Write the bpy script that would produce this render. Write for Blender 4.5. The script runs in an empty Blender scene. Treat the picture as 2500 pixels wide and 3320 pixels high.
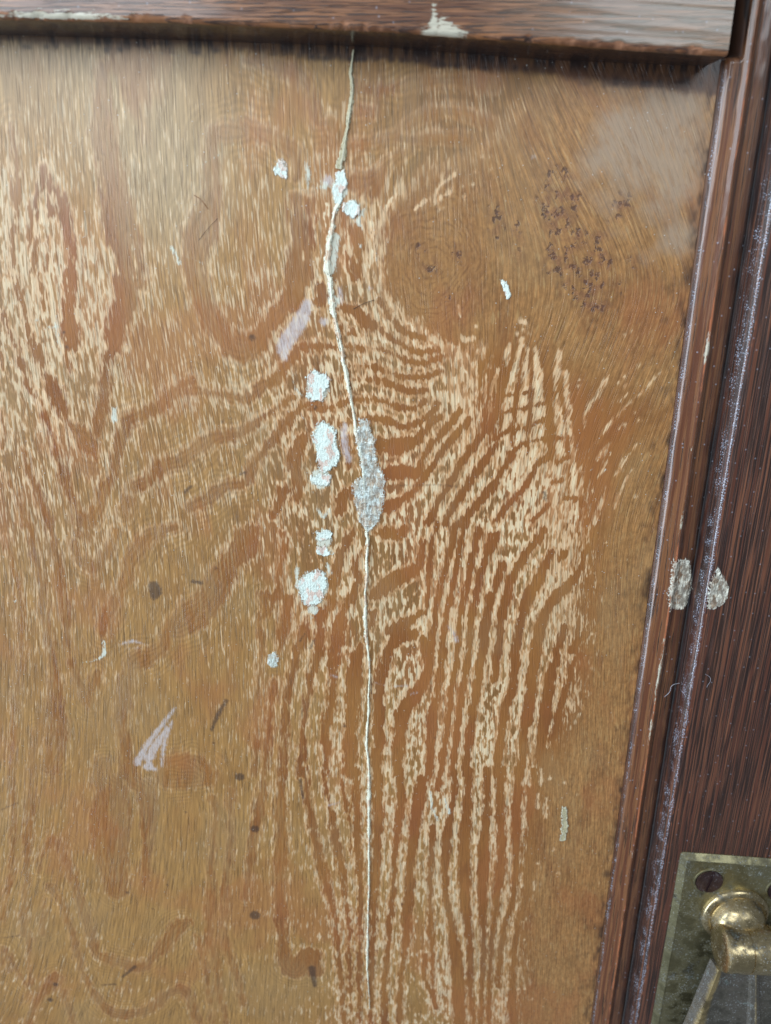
import bpy, bmesh, math, random
import numpy as np
from math import radians as R

# ------------------------------------------------------------------ camera, light, exposure
sc = bpy.context.scene
C = sc.collection
H = 0.160                      # metres from the lens to the panel, square on
PITCH = R(19.4)
CP, SP = math.cos(PITCH), math.sin(PITCH)
F = 2305.0                     # focal length in photo pixels (2500 x 3320)

cam = bpy.data.cameras.new('camera')
cam.sensor_fit = 'VERTICAL'; cam.sensor_height = 36.0; cam.sensor_width = 36.0
cam.lens = F / 3320.0 * 36.0
cam.clip_start = 0.005; cam.clip_end = 50.0
cam.dof.use_dof = True; cam.dof.focus_distance = 0.172; cam.dof.aperture_fstop = 16.0
co = bpy.data.objects.new('camera', cam); C.objects.link(co)
co.location = (0, -H, 0); co.rotation_euler = (R(90) - PITCH, 0, 0)
sc.camera = co

w = bpy.data.worlds.new('World'); sc.world = w; w.use_nodes = True
bg = w.node_tree.nodes['Background']
bg.inputs['Color'].default_value = (0.76, 0.87, 1.0, 1); bg.inputs['Strength'].default_value = 0.175

def area(name, loc, target, sx, sy, power, col):
    l = bpy.data.lights.new(name, 'AREA'); l.shape = 'RECTANGLE'; l.size = sx; l.size_y = sy
    l.energy = power; l.color = col
    o = bpy.data.objects.new(name, l); C.objects.link(o); o.location = loc
    from mathutils import Vector
    d = Vector(target) - Vector(loc)
    o.rotation_euler = d.to_track_quat('-Z', 'Y').to_euler()
    return o
area('window_light', (-0.44, -0.68, 0.40), (0, 0, 0.0), 0.62, 0.72, 7.6, (0.84, 0.93, 1.0))
area('side_window_light', (-1.55, -0.62, -0.05), (0, 0, -0.06), 0.5, 2.2, 33.0, (0.70, 0.85, 1.0))
area('second_window_light', (0.40, -0.75, 0.46), (0, 0, 0.0), 0.42, 0.46, 2.9, (0.82, 0.92, 1.0))

sc.view_settings.view_transform = 'Standard'; sc.view_settings.look = 'None'
sc.view_settings.exposure = 0.0; sc.view_settings.gamma = 1.0
sc.render.engine = 'CYCLES'
sc.cycles.max_bounces = 6

rng = np.random.default_rng(7)

# ------------------------------------------------------------------ measuring helpers
def un(px, py, h=0.0):
    """photo measurement -> point on the plane h metres in front of the panel"""
    dx = (px - 1250.0) / F; dy = (1660.0 - py) / F
    t = (H - h) / (CP + dy * SP)
    return (dx * t, -h, (dy * CP - SP) * t)
def depth(py, h=0.0):
    return (H - h) / (CP + (1660.0 - py) / F * SP)
def proj(x, z, h=0.0):
    """panel coordinates (arrays) -> where they were measured in the photo"""
    yy = H - h
    f = yy * CP - z * SP; u = yy * SP + z * CP
    return 1250 + F * x / f, 1660 - F * u / f
K = 800.0 / 1666.0
ORG = dict(a=(0, 100), b=(800, 100), c=(1600, 100), d=(0, 900), e=(800, 900), f=(1600, 900),
           g=(0, 1700), h=(800, 1700), i=(1600, 1700), j=(0, 2500), k=(800, 2500), l=(1400, 2500))
def P(crop, x, y):
    o = ORG[crop]; return (o[0] + x * K, o[1] + y * K)

# ------------------------------------------------------------------ node helper
def lin(v):
    v = v / 255.0
    return v / 12.92 if v <= 0.04045 else ((v + 0.055) / 1.055) ** 2.4
def rgb(r, g, b): return (lin(r), lin(g), lin(b), 1.0)

class G:
    """small expression builder over a node tree"""
    def __init__(s, name):
        s.m = bpy.data.materials.new(name); s.m.use_nodes = True
        s.t = s.m.node_tree; s.t.nodes.clear(); s.at = {}
    def put(s, sock, v):
        if isinstance(v, bpy.types.NodeSocket): s.t.links.new(v, sock)
        elif isinstance(v, tuple) and sock.type == 'VECTOR': sock.default_value = v[:3]
        else: sock.default_value = v
    def math(s, op, *a, clamp=False):
        n = s.t.nodes.new('ShaderNodeMath'); n.operation = op; n.use_clamp = clamp
        for i, v in enumerate(a): s.put(n.inputs[i], v)
        return n.outputs[0]
    def add(s, a, b): return s.math('ADD', a, b)
    def sub(s, a, b): return s.math('SUBTRACT', a, b)
    def mul(s, a, b): return s.math('MULTIPLY', a, b)
    def mad(s, a, b, c): return s.math('MULTIPLY_ADD', a, b, c)
    def mx(s, a, b): return s.math('MAXIMUM', a, b)
    def mn(s, a, b): return s.math('MINIMUM', a, b)
    def inv(s, a): return s.math('SUBTRACT', 1.0, a)
    def attr(s, name):
        if name not in s.at:
            n = s.t.nodes.new('ShaderNodeAttribute'); n.attribute_name = name; s.at[name] = n.outputs['Fac']
        return s.at[name]
    def step(s, v, a, b):
        n = s.t.nodes.new('ShaderNodeMapRange'); n.interpolation_type = 'SMOOTHSTEP'
        s.put(n.inputs['Value'], v); s.put(n.inputs['From Min'], a); s.put(n.inputs['From Max'], b)
        n.inputs['To Min'].default_value = 0; n.inputs['To Max'].default_value = 1
        return n.outputs[0]
    def vec(s, x, y, z=0.0):
        n = s.t.nodes.new('ShaderNodeCombineXYZ')
        s.put(n.inputs[0], x); s.put(n.inputs[1], y); s.put(n.inputs[2], z); return n.outputs[0]
    def noise(s, v, scale=1.0, detail=2.0, rough=0.5, dim='2D', dist=0.0):
        n = s.t.nodes.new('ShaderNodeTexNoise'); n.noise_dimensions = dim
        s.t.links.new(v, n.inputs['Vector']); n.inputs['Scale'].default_value = scale
        n.inputs['Detail'].default_value = detail; n.inputs['Roughness'].default_value = rough
        n.inputs['Distortion'].default_value = dist
        return n.outputs['Fac']
    def voro(s, v, scale, feature='F1', dim='2D', rand=1.0):
        n = s.t.nodes.new('ShaderNodeTexVoronoi'); n.voronoi_dimensions = dim; n.feature = feature
        s.t.links.new(v, n.inputs['Vector']); n.inputs['Scale'].default_value = scale
        n.inputs['Randomness'].default_value = rand
        return n
    def mix(s, f, a, b):
        n = s.t.nodes.new('ShaderNodeMix'); n.data_type = 'RGBA'
        s.put(n.inputs['Factor'], f); s.put(n.inputs[6], a); s.put(n.inputs[7], b)
        return n.outputs[2]
    def mulc(s, c, f):
        n = s.t.nodes.new('ShaderNodeMix'); n.data_type = 'RGBA'; n.blend_type = 'MULTIPLY'
        n.inputs['Factor'].default_value = 1.0
        s.put(n.inputs[6], c)
        g = s.t.nodes.new('ShaderNodeCombineColor')
        for i in range(3): s.put(g.inputs[i], f)
        s.t.links.new(g.outputs[0], n.inputs[7]); return n.outputs[2]
    def streak(s, u, v, wu, wv, off=0.0, detail=2.0, rough=0.5):
        return s.noise(s.vec(s.mad(u, 1.0 / wu, off), s.mad(v, 1.0 / wv, off * 0.37)), 1.0, detail, rough)
    def obj(s):
        n = s.t.nodes.new('ShaderNodeTexCoord'); return n.outputs['Object']
    def out(s, color, rough=0.45, metal=0.0, height=None, dist=0.0001, strength=1.0, spec=0.5, coat=0.0, alpha=None, coat_rough=0.2):
        b = s.t.nodes.new('ShaderNodeBsdfPrincipled'); o = s.t.nodes.new('ShaderNodeOutputMaterial')
        s.put(b.inputs['Base Color'], color); s.put(b.inputs['Roughness'], rough); s.put(b.inputs['Metallic'], metal)
        b.inputs['Specular IOR Level'].default_value = spec
        b.inputs['Coat Weight'].default_value = coat; b.inputs['Coat Roughness'].default_value = coat_rough
        if alpha is not None: s.put(b.inputs['Alpha'], alpha)
        if height is not None:
            n = s.t.nodes.new('ShaderNodeBump'); n.inputs['Distance'].default_value = dist
            n.inputs['Strength'].default_value = strength
            s.put(n.inputs['Height'], height); s.t.links.new(n.outputs[0], b.inputs['Normal'])
        s.t.links.new(b.outputs[0], o.inputs[0]); return s.m

# ------------------------------------------------------------------ scene tree helpers
def mesh_obj(name, verts, faces, mat, parent=None, smooth=True, attrs=None):
    me = bpy.data.meshes.new(name)
    verts = np.asarray(verts, dtype=np.float32).reshape(-1, 3)
    if isinstance(faces, np.ndarray) and faces.ndim == 2:
        n, k = faces.shape
        me.vertices.add(len(verts)); me.vertices.foreach_set('co', verts.ravel())
        me.loops.add(n * k); me.loops.foreach_set('vertex_index', faces.astype(np.int32).ravel())
        me.polygons.add(n)
        me.polygons.foreach_set('loop_start', np.arange(0, n * k, k, dtype=np.int32))
        me.polygons.foreach_set('loop_total', np.full(n, k, dtype=np.int32))
        me.update(calc_edges=True)
    else:
        me.from_pydata(verts.tolist(), [], [tuple(int(i) for i in f) for f in faces]); me.update()
    me.polygons.foreach_set('use_smooth', np.full(len(me.polygons), smooth, dtype=bool))
    for k_, v_ in (attrs or {}).items():
        a = me.attributes.new(k_, 'FLOAT', 'POINT'); a.data.foreach_set('value', np.asarray(v_, dtype=np.float32).ravel())
    me.materials.append(mat)
    o = bpy.data.objects.new(name, me); C.objects.link(o)
    if parent is not None: o.parent = parent
    return o
def grid_faces(nr, nc):
    i = np.arange(nr * nc).reshape(nr, nc)
    return np.stack([i[:-1, :-1], i[:-1, 1:], i[1:, 1:], i[1:, :-1]], -1).reshape(-1, 4)
def vnoise(x, y, seed=0):
    """smooth value noise on arrays, -1..1"""
    xi = np.floor(x).astype(np.int64); yi = np.floor(y).astype(np.int64)
    fx = x - xi; fy = y - yi
    fx = fx * fx * (3 - 2 * fx); fy = fy * fy * (3 - 2 * fy)
    def hsh(a, b):
        n = (a * 374761393 + b * 668265263 + seed * 974634777) & 0x7fffffff
        n = ((n ^ (n >> 13)) * 1274126177) & 0x7fffffff
        return ((n ^ (n >> 16)) & 0xffff) / 32767.5 - 1
    return (hsh(xi, yi) * (1 - fx) + hsh(xi + 1, yi) * fx) * (1 - fy) + (hsh(xi, yi + 1) * (1 - fx) + hsh(xi + 1, yi + 1) * fx) * fy
def fnoise(x, y, seed=0, oct=3):
    s = 0; a = 1; t = 0
    for o in range(oct):
        s = s + a * vnoise(x * 2 ** o, y * 2 ** o, seed + o * 17); t += a; a *= 0.5
    return s / t

# ------------------------------------------------------------------ grain figure of the veneer, traced as strokes (x, y, half width)
#DATA
BANDS = '''
a 85,640,18 100,820,22 110,1000,28 105,1150,30 95,1300,22 90,1450,15 80,1660,10
a 295,930,20 320,1020,35 400,1120,35 430,1220,40 455,1330,38 470,1450,38 480,1560,30 500,1666,28
a 290,960,22 255,1090,22 225,1160,20 215,1290,16 205,1400,12 200,1500,10
a 330,1060,25 340,1180,18 330,1250,12
a 250,1400,16 230,1500,22 220,1640,24
a 320,1420,10 330,1520,14 310,1620,18
a 690,230,30 690,400,42 700,560,60 700,700,75 720,850,75 760,950,75 780,1050,80 790,1150,95 800,1250,112 820,1350,122 850,1450,105 870,1550,90 900,1666,90
a 1440,700,50 1430,800,45 1430,900,45 1430,1050,50 1420,1150,70 1400,1250,85 1370,1350,105 1330,1450,88 1320,1550,76 1330,1680,80
a 1440,690,50 1560,685,60 1666,690,55
b 0,640,55 150,720,55 250,780,55 320,820,45 330,900,30 330,1000,18
b 350,1120,35 350,1250,46 355,1400,52 350,1500,55 330,1620,65 330,1690,70
b 0,180,20 150,210,40 350,290,40 430,400,20 450,500,28 480,620,32 560,620,35 600,650,32
b 760,380,25 950,400,35 1150,350,30 1400,330,30 1666,360,35
b 740,540,30 850,550,30
b 1080,640,26 1200,570,22 1350,540,20 1500,570,22 1666,640,22
b 720,780,36 850,760,40 1000,730,30 1150,740,26 1300,720,22 1500,730,18
b 740,1030,70 850,1000,45 950,890,25 1080,810,22
b 850,1100,50 900,1000,25
b 670,1190,22 650,1300,24
b 740,1340,46 760,1420,52 760,1480,40 720,1560,40 740,1660,30
b 430,1150,22 420,1250,20 420,1400,30 400,1560,45 390,1680,50
b 300,1100,10 300,1300,14
d 120,0,15 140,100,22 165,220,22 190,330,24 215,430,30 265,520,38 290,620,28 350,720,50 400,830,60 430,920,42 470,1000,25 550,1060,66 590,1130,76 640,1180,46
d 30,260,16 50,330,18 110,440,16 140,580,32 180,660,22 190,740,18 250,820,18 290,920,18 330,1020,18 370,1130,22 400,1250,22 430,1350,32 470,1450,28 520,1560,28 560,1650,58
d 720,540,36 710,680,32 700,780,32 680,860,38 670,950,42 650,1060,40
d 860,40,85 850,180,85 790,300,75 780,420,70 750,520,38
d 480,-20,40 475,60,42 470,150,42 460,260,52 480,350,66 480,450,50 440,500,22 460,560,18 480,640,14
d 270,-20,15 280,100,22 300,200,20
d 820,1080,32 790,1220,38 760,1320,28 700,1430,38 680,1530,38 620,1640,56
d 840,1050,40 880,960,46 1000,910,52 1090,860,44 1130,800,35 1200,745,32 1300,690,28
d 1220,760,28 1400,770,22 1600,810,26
e 0,820,36 100,740,40 230,640,30 300,560,36 330,510,30
e 230,660,30 160,720,30
d 900,1420,46 1000,1370,46 1080,1280,55 1200,1240,55 1280,1190,46 1350,1150,46 1450,1080,42 1600,1060,36
e -10,1040,32 100,950,28 200,880,25 320,800,22
d 870,1500,44 830,1600,36
d 1280,1550,36 1400,1500,44 1500,1420,40 1620,1400,32
e 0,1380,32 50,1270,36 130,1150,32 220,1050,36 300,940,32 400,860,26 500,850,16
d 10,520,18 15,620,8
d 160,1180,22 200,1300,18 250,1440,22 300,1560,26 330,1670,26
d 40,1330,14 100,1450,14 150,1580,22 170,1680,22
d 15,900,10 40,1050,12 10,1150,14
d 1370,0,55 1350,60,55 1380,200,66 1430,300,70 1490,370,66 1560,450,80 1640,480,84
e 30,470,80 90,400,60 140,330,56 210,250,56 280,180,62 330,90,62 340,0,55
e 500,60,28 500,150,36 470,150,30
e 900,165,26 960,265,26 1030,330,26 1100,380,22 1200,410,14
e 640,200,26 750,240,40 800,290,50 900,350,32 970,410,28 1060,460,22 1150,500,18 1300,490,14
e 640,330,14 700,370,28 770,400,16
e 350,470,22 500,465,22 620,470,14 720,470,22 850,480,22 960,500,18 1080,560,22 1200,580,18 1320,530,14
e 700,590,14 850,600,18 960,640,22 1080,670,22 1200,670,16 1300,640,12
e 640,680,18 760,690,14 900,690,22 1000,730,20 1100,770,22 1200,760,16
e 420,890,20 560,880,22 640,850,18 740,822,20 900,830,20 1010,870,20 1130,880,20 1200,830,14
e 640,985,20 720,975,14 820,950,26 930,960,22 1050,1005,24 1150,980,24 1230,930,18 1290,850,16
e 880,1130,46 1000,1140,56 1100,1120,42 1180,1060,28 1240,970,20 1300,940,16
e 960,1320,46 1080,1310,46 1150,1330,34 1180,1250,24 1230,1150,24 1300,1070,18 1380,980,18 1440,900,14
e 960,1550,50 1050,1500,28 1130,1440,24 1210,1330,24 1280,1240,20 1350,1130,20 1430,1040,18 1500,960,16
e 1230,1650,22 1290,1520,20 1370,1390,20 1440,1270,20 1520,1150,20 1600,1050,20 1680,950,18
e 1330,1666,20 1400,1540,20 1470,1430,20 1540,1330,20 1620,1220,20 1680,1140,18
e 1440,1666,22 1530,1560,22 1600,1480,22 1680,1390,22
e 380,1080,36 330,1200,52 320,1290,42 360,1400,36 340,1500,22
e 260,1440,36 220,1530,36 180,1600,30
e 640,1500,50 680,1450,36 620,1580,36
e 680,1100,26 690,1250,22
h 40,40,56 20,160,56 -20,240,40
h 240,60,20 250,150,25 240,220,20 220,330,25 220,420,25 190,500,40 110,480,36 140,580,36 90,640,25 100,760,28 100,860,18 80,1050,20 70,1200,20 65,1350,15 60,1500,18 50,1690,20
h 290,500,36 270,600,36 240,720,46 230,800,32 210,870,14
h 190,1060,20 180,1120,32 160,1250,28 150,1350,22 150,1450,22 130,1560,22 115,1690,20
h 400,650,22 370,760,46 340,850,28 310,960,26 290,1060,26 270,1180,26 260,1330,28 260,1450,24 250,1560,24 240,1690,28
h 700,60,36 680,130,36 640,200,40 600,350,36 580,450,20 560,560,28 500,620,36 490,760,32 480,880,28 440,1000,28 430,1080,28 400,1200,26 390,1330,24 380,1480,24 370,1580,24 356,1690,24
h 760,180,18 740,250,22 740,380,32 720,480,32 650,600,32 620,740,36 600,880,32 580,1000,24 580,1120,32 560,1250,36 540,1400,36 540,1560,32 530,1690,28
h 770,820,18 730,950,50 720,1100,56 710,1250,52 700,1400,46 690,1550,46 690,1690,40
h 860,60,18 940,60,52 1020,70,44 1060,30,28
h 860,480,36 920,430,50 1000,370,60 1090,330,46 1150,290,30 1180,200,24 1180,120,18
h 850,600,28 845,690,14
h 980,720,46 1060,680,54 1120,640,28 1180,590,22
h 1120,740,46 1020,770,50 960,850,36 930,960,42 900,1050,36 890,1160,32 890,1300,36 890,1450,36 880,1600,36 884,1700,34
h 1190,770,22 1210,850,32 1230,950,36 1200,1050,32 1130,1160,46 1060,1250,46 1040,1350,42 1030,1480,36 1015,1600,40 1020,1690,34
h 1290,0,16 1250,120,16 1240,250,16 1230,380,14 1220,500,14 1200,600,12
h 1400,0,18 1390,120,22 1350,250,18 1310,400,18 1290,520,18 1270,640,16 1250,760,22 1240,850,26
h 1470,0,14 1440,150,16 1420,280,12 1380,480,16 1350,620,16 1330,760,16 1320,900,20 1300,1050,20 1280,1180,20 1250,1300,34 1250,1420,32 1240,1560,28 1230,1690,24
h 1570,30,16 1540,150,16 1510,280,16 1490,400,14 1460,520,16 1440,650,15 1430,780,15 1420,900,16 1400,1020,18 1380,1150,18 1360,1300,18 1340,1450,20 1320,1580,20 1305,1690,20
h 1650,80,20 1620,220,18 1570,350,18 1550,480,18 1520,600,18 1510,720,16 1500,850,16 1480,980,18 1460,1100,18 1440,1230,20 1420,1400,20 1400,1550,20 1390,1690,20
h 1650,480,22 1630,600,22 1600,720,27 1600,860,25 1570,980,22 1560,1100,22 1530,1240,25 1510,1380,22 1490,1520,20 1480,1690,20
i 20,70,18 0,160,18
i 60,270,22 30,370,18 10,450,14
i 340,40,18 300,100,22 260,150,20 190,250,22 140,330,22 100,430,22 80,530,25 50,650,22 40,780,22 20,920,18 10,1050,18
i 390,190,18 370,230,22 340,290,25 290,400,34 230,500,34 200,600,22 170,720,20 150,850,27 140,980,25 130,1100,22 90,1200,22 70,1300,22 50,1450,22 30,1600,22 25,1690,22
i 470,200,24 450,230,14
i 540,370,26 500,420,26 430,480,36 380,550,27 330,640,32 300,760,32 280,900,32 260,1020,32 250,1150,29 230,1280,32 210,1400,27 200,1540,22 190,1690,22
i 640,160,12 600,260,14 560,350,20
i 480,700,22 430,850,18 420,920,22 390,1000,27 370,1130,32 350,1260,36 330,1400,32 320,1540,27 330,1690,27
i 590,640,12 560,780,18 520,860,16
i 560,900,10 530,980,12 500,1080,14 460,1200,20 440,1320,22 400,1450,20
i 650,350,10 620,500,10 580,660,10
k 110,80,30 80,250,32 60,380,32 30,560,28 10,720,22 -10,850,20
k 240,-20,24 230,150,28 230,350,36 230,550,42 220,700,32 220,850,36 230,1000,42 240,1150,36 260,1280,54 330,1350,64 420,1250,72 460,1350,54
k 390,-20,20 400,60,20 420,250,23 460,450,23 500,620,26 550,800,28 590,950,23 610,1100,20 620,1280,20 640,1450,20 655,1650,20 660,1750,20
k 520,0,18 540,150,18 580,350,23 610,500,23 640,650,23 660,800,16 680,950,16 690,1100,16 690,1300,16 700,1500,14 700,1700,14
k 640,60,14 660,200,14 690,330,10
k 740,-10,24 740,150,28 740,350,28 750,550,28 765,700,20 770,900,18 765,1100,18 760,1300,16 760,1500,14 760,1700,14
k 885,-10,32 890,150,36 890,350,42 880,550,32 870,700,32 860,850,28 860,1000,23 850,1150,23 845,1300,18 840,1700,16
k 1020,-10,28 1040,150,28 1030,300,28 1010,450,23 990,600,23 990,750,16 980,900,18 960,1050,20 950,1250,20 930,1450,23 930,1700,23
k 1180,60,36 1160,200,36 1140,350,36 1120,500,26 1100,650,28 1100,800,28 1080,950,32 1080,1100,32 1060,1250,23 1040,1400,18 1030,1700,18
k 1235,-10,14 1225,60,12
k 1300,60,20 1290,120,14
k 1250,380,18 1250,550,16 1240,700,14 1240,850,14 1240,1050,16 1250,1200,13 1250,1350,12 1260,1500,10
k 1400,-10,18 1400,120,18 1380,280,16 1350,450,28 1340,600,23 1340,750,18 1350,880,18 1380,1020,20 1400,1180,36 1420,1320,42 1430,1450,46 1430,1600,42 1440,1720,36
k 1500,-10,20 1490,200,23 1480,350,32 1470,500,36 1470,650,36 1470,800,34 1480,950,28 1500,1080,23 1510,1200,18 1510,1350,16 1510,1500,14 1530,1700,12
k 1620,-10,18 1620,300,20 1600,450,28 1600,600,36 1590,750,28 1590,900,23 1600,1050,18 1600,1200,14 1590,1400,12 1580,1700,12
k 1200,1240,18 1200,1400,18 1250,1500,18 1280,1600,16
l 470,-10,23 460,150,23 460,300,23 470,430,23 470,560,23 460,700,27 440,830,23 430,950,18 410,1080,16 400,1250,14 390,1400,13 385,1700,12
l 580,-10,23 580,120,23 570,250,27 570,400,23 570,600,20 560,740,14 540,900,18 500,1000,16 480,1100,16 460,1250,15 450,1450,13
l 690,-10,18 680,180,36 700,450,54 680,600,54 660,720,42 640,850,28 580,1050,18 560,1200,18 550,1350,18 540,1550,24 560,1700,30
g 50,100,23 80,250,20 110,370,20 130,480,18 140,600,23 140,720,23 150,850,23 140,980,23 110,1120,20 100,1250,18 95,1400,23 90,1550,23 80,1690,18
g 200,0,18 220,150,23 250,270,23 280,400,23 290,520,28 300,620,28 330,740,23 350,880,28 370,1000,36 380,1120,50 370,1260,54 390,1400,66 370,1540,70 330,1640,60
g 330,10,18 370,150,20 390,300,23 410,450,23 440,560,26 450,700,23 470,850,23 490,960,23 530,1060,23 580,1150,38 600,1230,18
g 660,1000,32 620,1100,36
g 690,740,23 710,640,36 760,550,42 800,450,28 850,360,42 880,250,46 930,170,46 1000,80,50 1080,50,46 1200,20,28
g 500,120,18 540,230,36 620,280,54 690,250,36 740,150,28 780,50,28
g 530,60,30 600,90,30
g 1590,200,80 1480,400,95 1400,520,100 1280,620,110 1200,700,80 1130,740,50 1100,830,46 980,900,66 880,950,44 850,1060,44 840,1180,44 820,1300,36 840,1440,36 850,1560,44 840,1680,54
g 1640,60,50 1600,140,60
g 1150,1620,46 1300,1600,66 1400,1680,60
g 240,1400,18 230,1560,18 220,1690,18
j 210,-20,23 205,150,23 195,300,23 185,450,23 180,600,20 175,750,20 165,880,23 155,1000,23 160,1100,14
j 700,-60,60 700,60,90 750,150,120 760,300,110 760,420,110 760,550,105 770,680,95 780,810,70
j 860,-60,70 900,60,60 980,120,70 1000,250,52 1000,450,36 990,600,30 980,760,16
j 640,280,30 650,430,36 680,560,36
j 1150,40,100 1300,40,86 1420,80,36
j 360,470,36 400,500,36 460,620,28 500,760,26 550,900,28 590,1020,28 620,1130,28 650,1230,32 720,1270,42 840,1300,46 960,1320,36 1040,1250,28 1120,1170,46 1200,1050,46 1270,1020,28
j 330,500,40 280,560,16 260,680,12
j 350,790,42 410,880,23 440,960,16 480,1060,16 510,1200,20 540,1300,20 580,1400,23 640,1500,28 690,1580,36 800,1640,42 960,1630,36 1060,1570,36 1140,1500,32 1240,1480,42 1300,1580,28 1340,1700,20
j 315,860,14 290,980,14 280,1100,12
j 380,1380,34 340,1440,50 280,1520,23 230,1600,23 190,1700,23
j 430,1480,23 470,1620,20 490,1700,20
j 1430,180,25 1450,350,18 1430,550,23 1430,750,23 1410,950,28 1420,1150,23 1460,1320,20 1480,1500,20 1530,1690,18
j 1560,130,28 1560,400,23 1540,600,20 1520,800,20 1510,1000,18 1530,1200,23 1590,1350,23 1640,1580,20
j 1330,1120,14 1390,1330,16 1410,1500,14 1430,1690,14
j 80,-10,12 90,250,16 85,500,14 70,700,18 40,870,18 10,1000,18
j 200,1100,13 200,1300,13 190,1450,13 60,1250,20
j 60,1340,14 30,1200,16
'''
LIGHTS = '''
a 765,680,8 800,800,12 840,930,18 890,1060,20 915,1180,16 945,1330,18 985,1430,20 1000,1560,24 985,1660,18
a 895,1420,8 905,1540,10 910,1660,10
a 665,890,10 675,1000,12 690,1120,10
a 360,1010,10
b 1010,1100,10 960,1170,18 925,1230,14 905,1320,8
b 840,1300,20 850,1400,28 850,1500,28 830,1560,18 850,1660,12
b 1400,970,20 1300,1050,14 1255,1180,8
b 1330,970,9 1325,1020,12
b 1380,1080,22 1290,1140,18 1260,1180,8
b 1210,1140,20 1130,1210,8
b 1470,1120,18
b 1460,1050,10
b 1530,1035,16
b 1540,950,10
b 1420,940,8
b 1300,1215,9 1330,1190,6
b 540,1180,22 535,1300,26 540,1420,22 555,1560,18
b 470,1200,8 460,1420,10 475,1600,10
b 690,1330,14 680,1440,24 690,1560,16
b 1590,850,8
b 1640,850,8
b 1640,940,8
e 840,180,12 890,260,20 950,310,26 1000,365,14
e 965,175,15 1010,230,18 1070,290,14 1145,365,12
e 640,270,20 690,350,16
e 1430,190,13 1440,265,13
e 1465,415,24 1510,415,28
e 860,400,24 960,440,18
e 1540,330,16
e 1410,470,18
e 1290,420,8
e 1250,405,6
f 190,300,22 215,300,22
f 160,380,15
f 200,350,9
f 240,380,9
f 100,390,10
f 195,420,18 170,520,25 140,640,26 120,740,30 100,860,34 90,1000,36 60,1150,40 40,1300,44
f 115,430,10 100,520,22 80,600,16
f 30,620,16 0,700,16 -20,780,20
f 230,490,12 220,620,24 210,720,28 200,850,34 190,1000,36 170,1150,44 130,1300,46 110,1420,30
f 285,480,13 290,580,26 300,680,34 305,780,34 310,880,38 310,1000,46 300,1120,44 250,1250,44 240,1400,44
f 445,505,22 430,620,24 425,720,16 430,850,18 450,1000,34 450,1160,34 440,1300,38 440,1420,38
f 490,640,20 490,750,22 510,880,24 510,980,24 530,1130,20 540,1230,16 540,1400,34 550,1560,34 540,1660,40
f 780,665,6 735,720,20 700,800,12 640,870,14 610,950,12 615,1030,6
f 1130,640,6 1030,740,11 960,810,8
f 930,840,8 850,910,11 760,1020,11 700,1110,9
f 880,670,15
f 840,710,15
f 890,730,15
f 905,780,12 850,835,9
f 740,890,10
f 960,1130,8 900,1210,12 850,1300,12 820,1335,10
f 770,1120,12 740,1180,15 710,1230,9
f 790,1180,12 740,1290,12 700,1345,9
f 940,1290,11 900,1350,11 850,1450,12 830,1560,9
f 760,1420,12 720,1540,14 680,1660,12
f 960,1480,8
f 930,360,8
f 885,385,7
f 740,555,7
f 740,620,9
f 585,690,10
f 570,730,12
f 970,590,9
f 950,910,8
f 980,960,8
f 880,990,8 850,1020,8
f 930,1080,7
f 660,1440,12
f 600,1310,14
l 740,-10,14 740,80,12
l 795,50,14
l 720,150,11 715,250,12
l 775,180,10 770,310,13
l 985,160,9
l 895,80,9
l 640,-10,22 660,90,20
l 620,300,14 625,380,16
l 830,530,12
l 715,625,10
l 690,750,12 690,800,12
l 850,690,8
l 600,740,14 610,800,8
l 585,885,12 555,1000,11 530,1100,11
l 615,1020,9
l 625,1140,10
l 585,1470,14
l 625,1470,12
l 655,1280,8
l 595,1330,9
l 675,1540,8
i 680,330,10
i 720,420,12
i 670,740,12
i 605,620,14 590,720,10
i 580,1280,8
i 560,450,14
i 650,320,8 640,240,8
i 755,125,9
i 890,240,8
'''
CUTS = '''
f 20,930,16 100,900,15 220,880,13 330,850,12
f 0,1090,18 110,1030,14 230,1010,13 370,940,15
f 100,1190,14 230,1110,13 390,1090,12 500,1080,12
f 120,1210,30 70,1290,16 30,1360,16 0,1400,16
f 370,1210,34 300,1260,16 260,1330,16 220,1400,20 150,1480,20 80,1560,22 20,1640,22
f 500,1210,24 430,1250,16
f 400,1380,15 470,1370,11
f 360,1540,25 330,1580,16 260,1640,22
f 480,1490,18 580,1500,20 600,1540,20
f 40,800,12 140,790,10 250,770,10
f 380,640,14 370,800,14 385,900,14
'''
PANEL_POLYS = [  # smooth brown areas
    [(1600,1085),(1700,1000),(2300,960),(2250,1350),(2160,1800),(2090,2300),(2030,2800),(1970,3400),(1700,3400),(1715,2950),(1760,2500),(1900,2250),(1925,1950),(1905,1650),(1895,1470),(1800,1430),(1600,1400)],
    [(1230,900),(1225,780),(1250,690),(1380,600),(1520,540),(1660,420),(1760,330),(1850,240),(2400,200),(2330,700),(2260,1200),(1900,1260),(1780,1130),(1640,1080),(1500,1110),(1380,1060),(1290,990)],
]
CALM_POLYS = [
    [(1255,900),(1245,790),(1290,700),(1400,620),(1540,560),(1680,430),(1780,340),(1880,250),(2400,210),(2330,800),(2250,1300),(2160,1300),(1900,1200),(1780,1130),(1640,1060),(1500,1080),(1380,1030),(1300,970)],
    [(1915,2200),(1960,1900),(2010,1600),(2080,1450),(2250,1300),(2150,1900),(2060,2500),(1990,3000),(1960,3450),(1700,3450),(1735,2950),(1780,2550),(1880,2350)],
]
#ENDDATA

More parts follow.
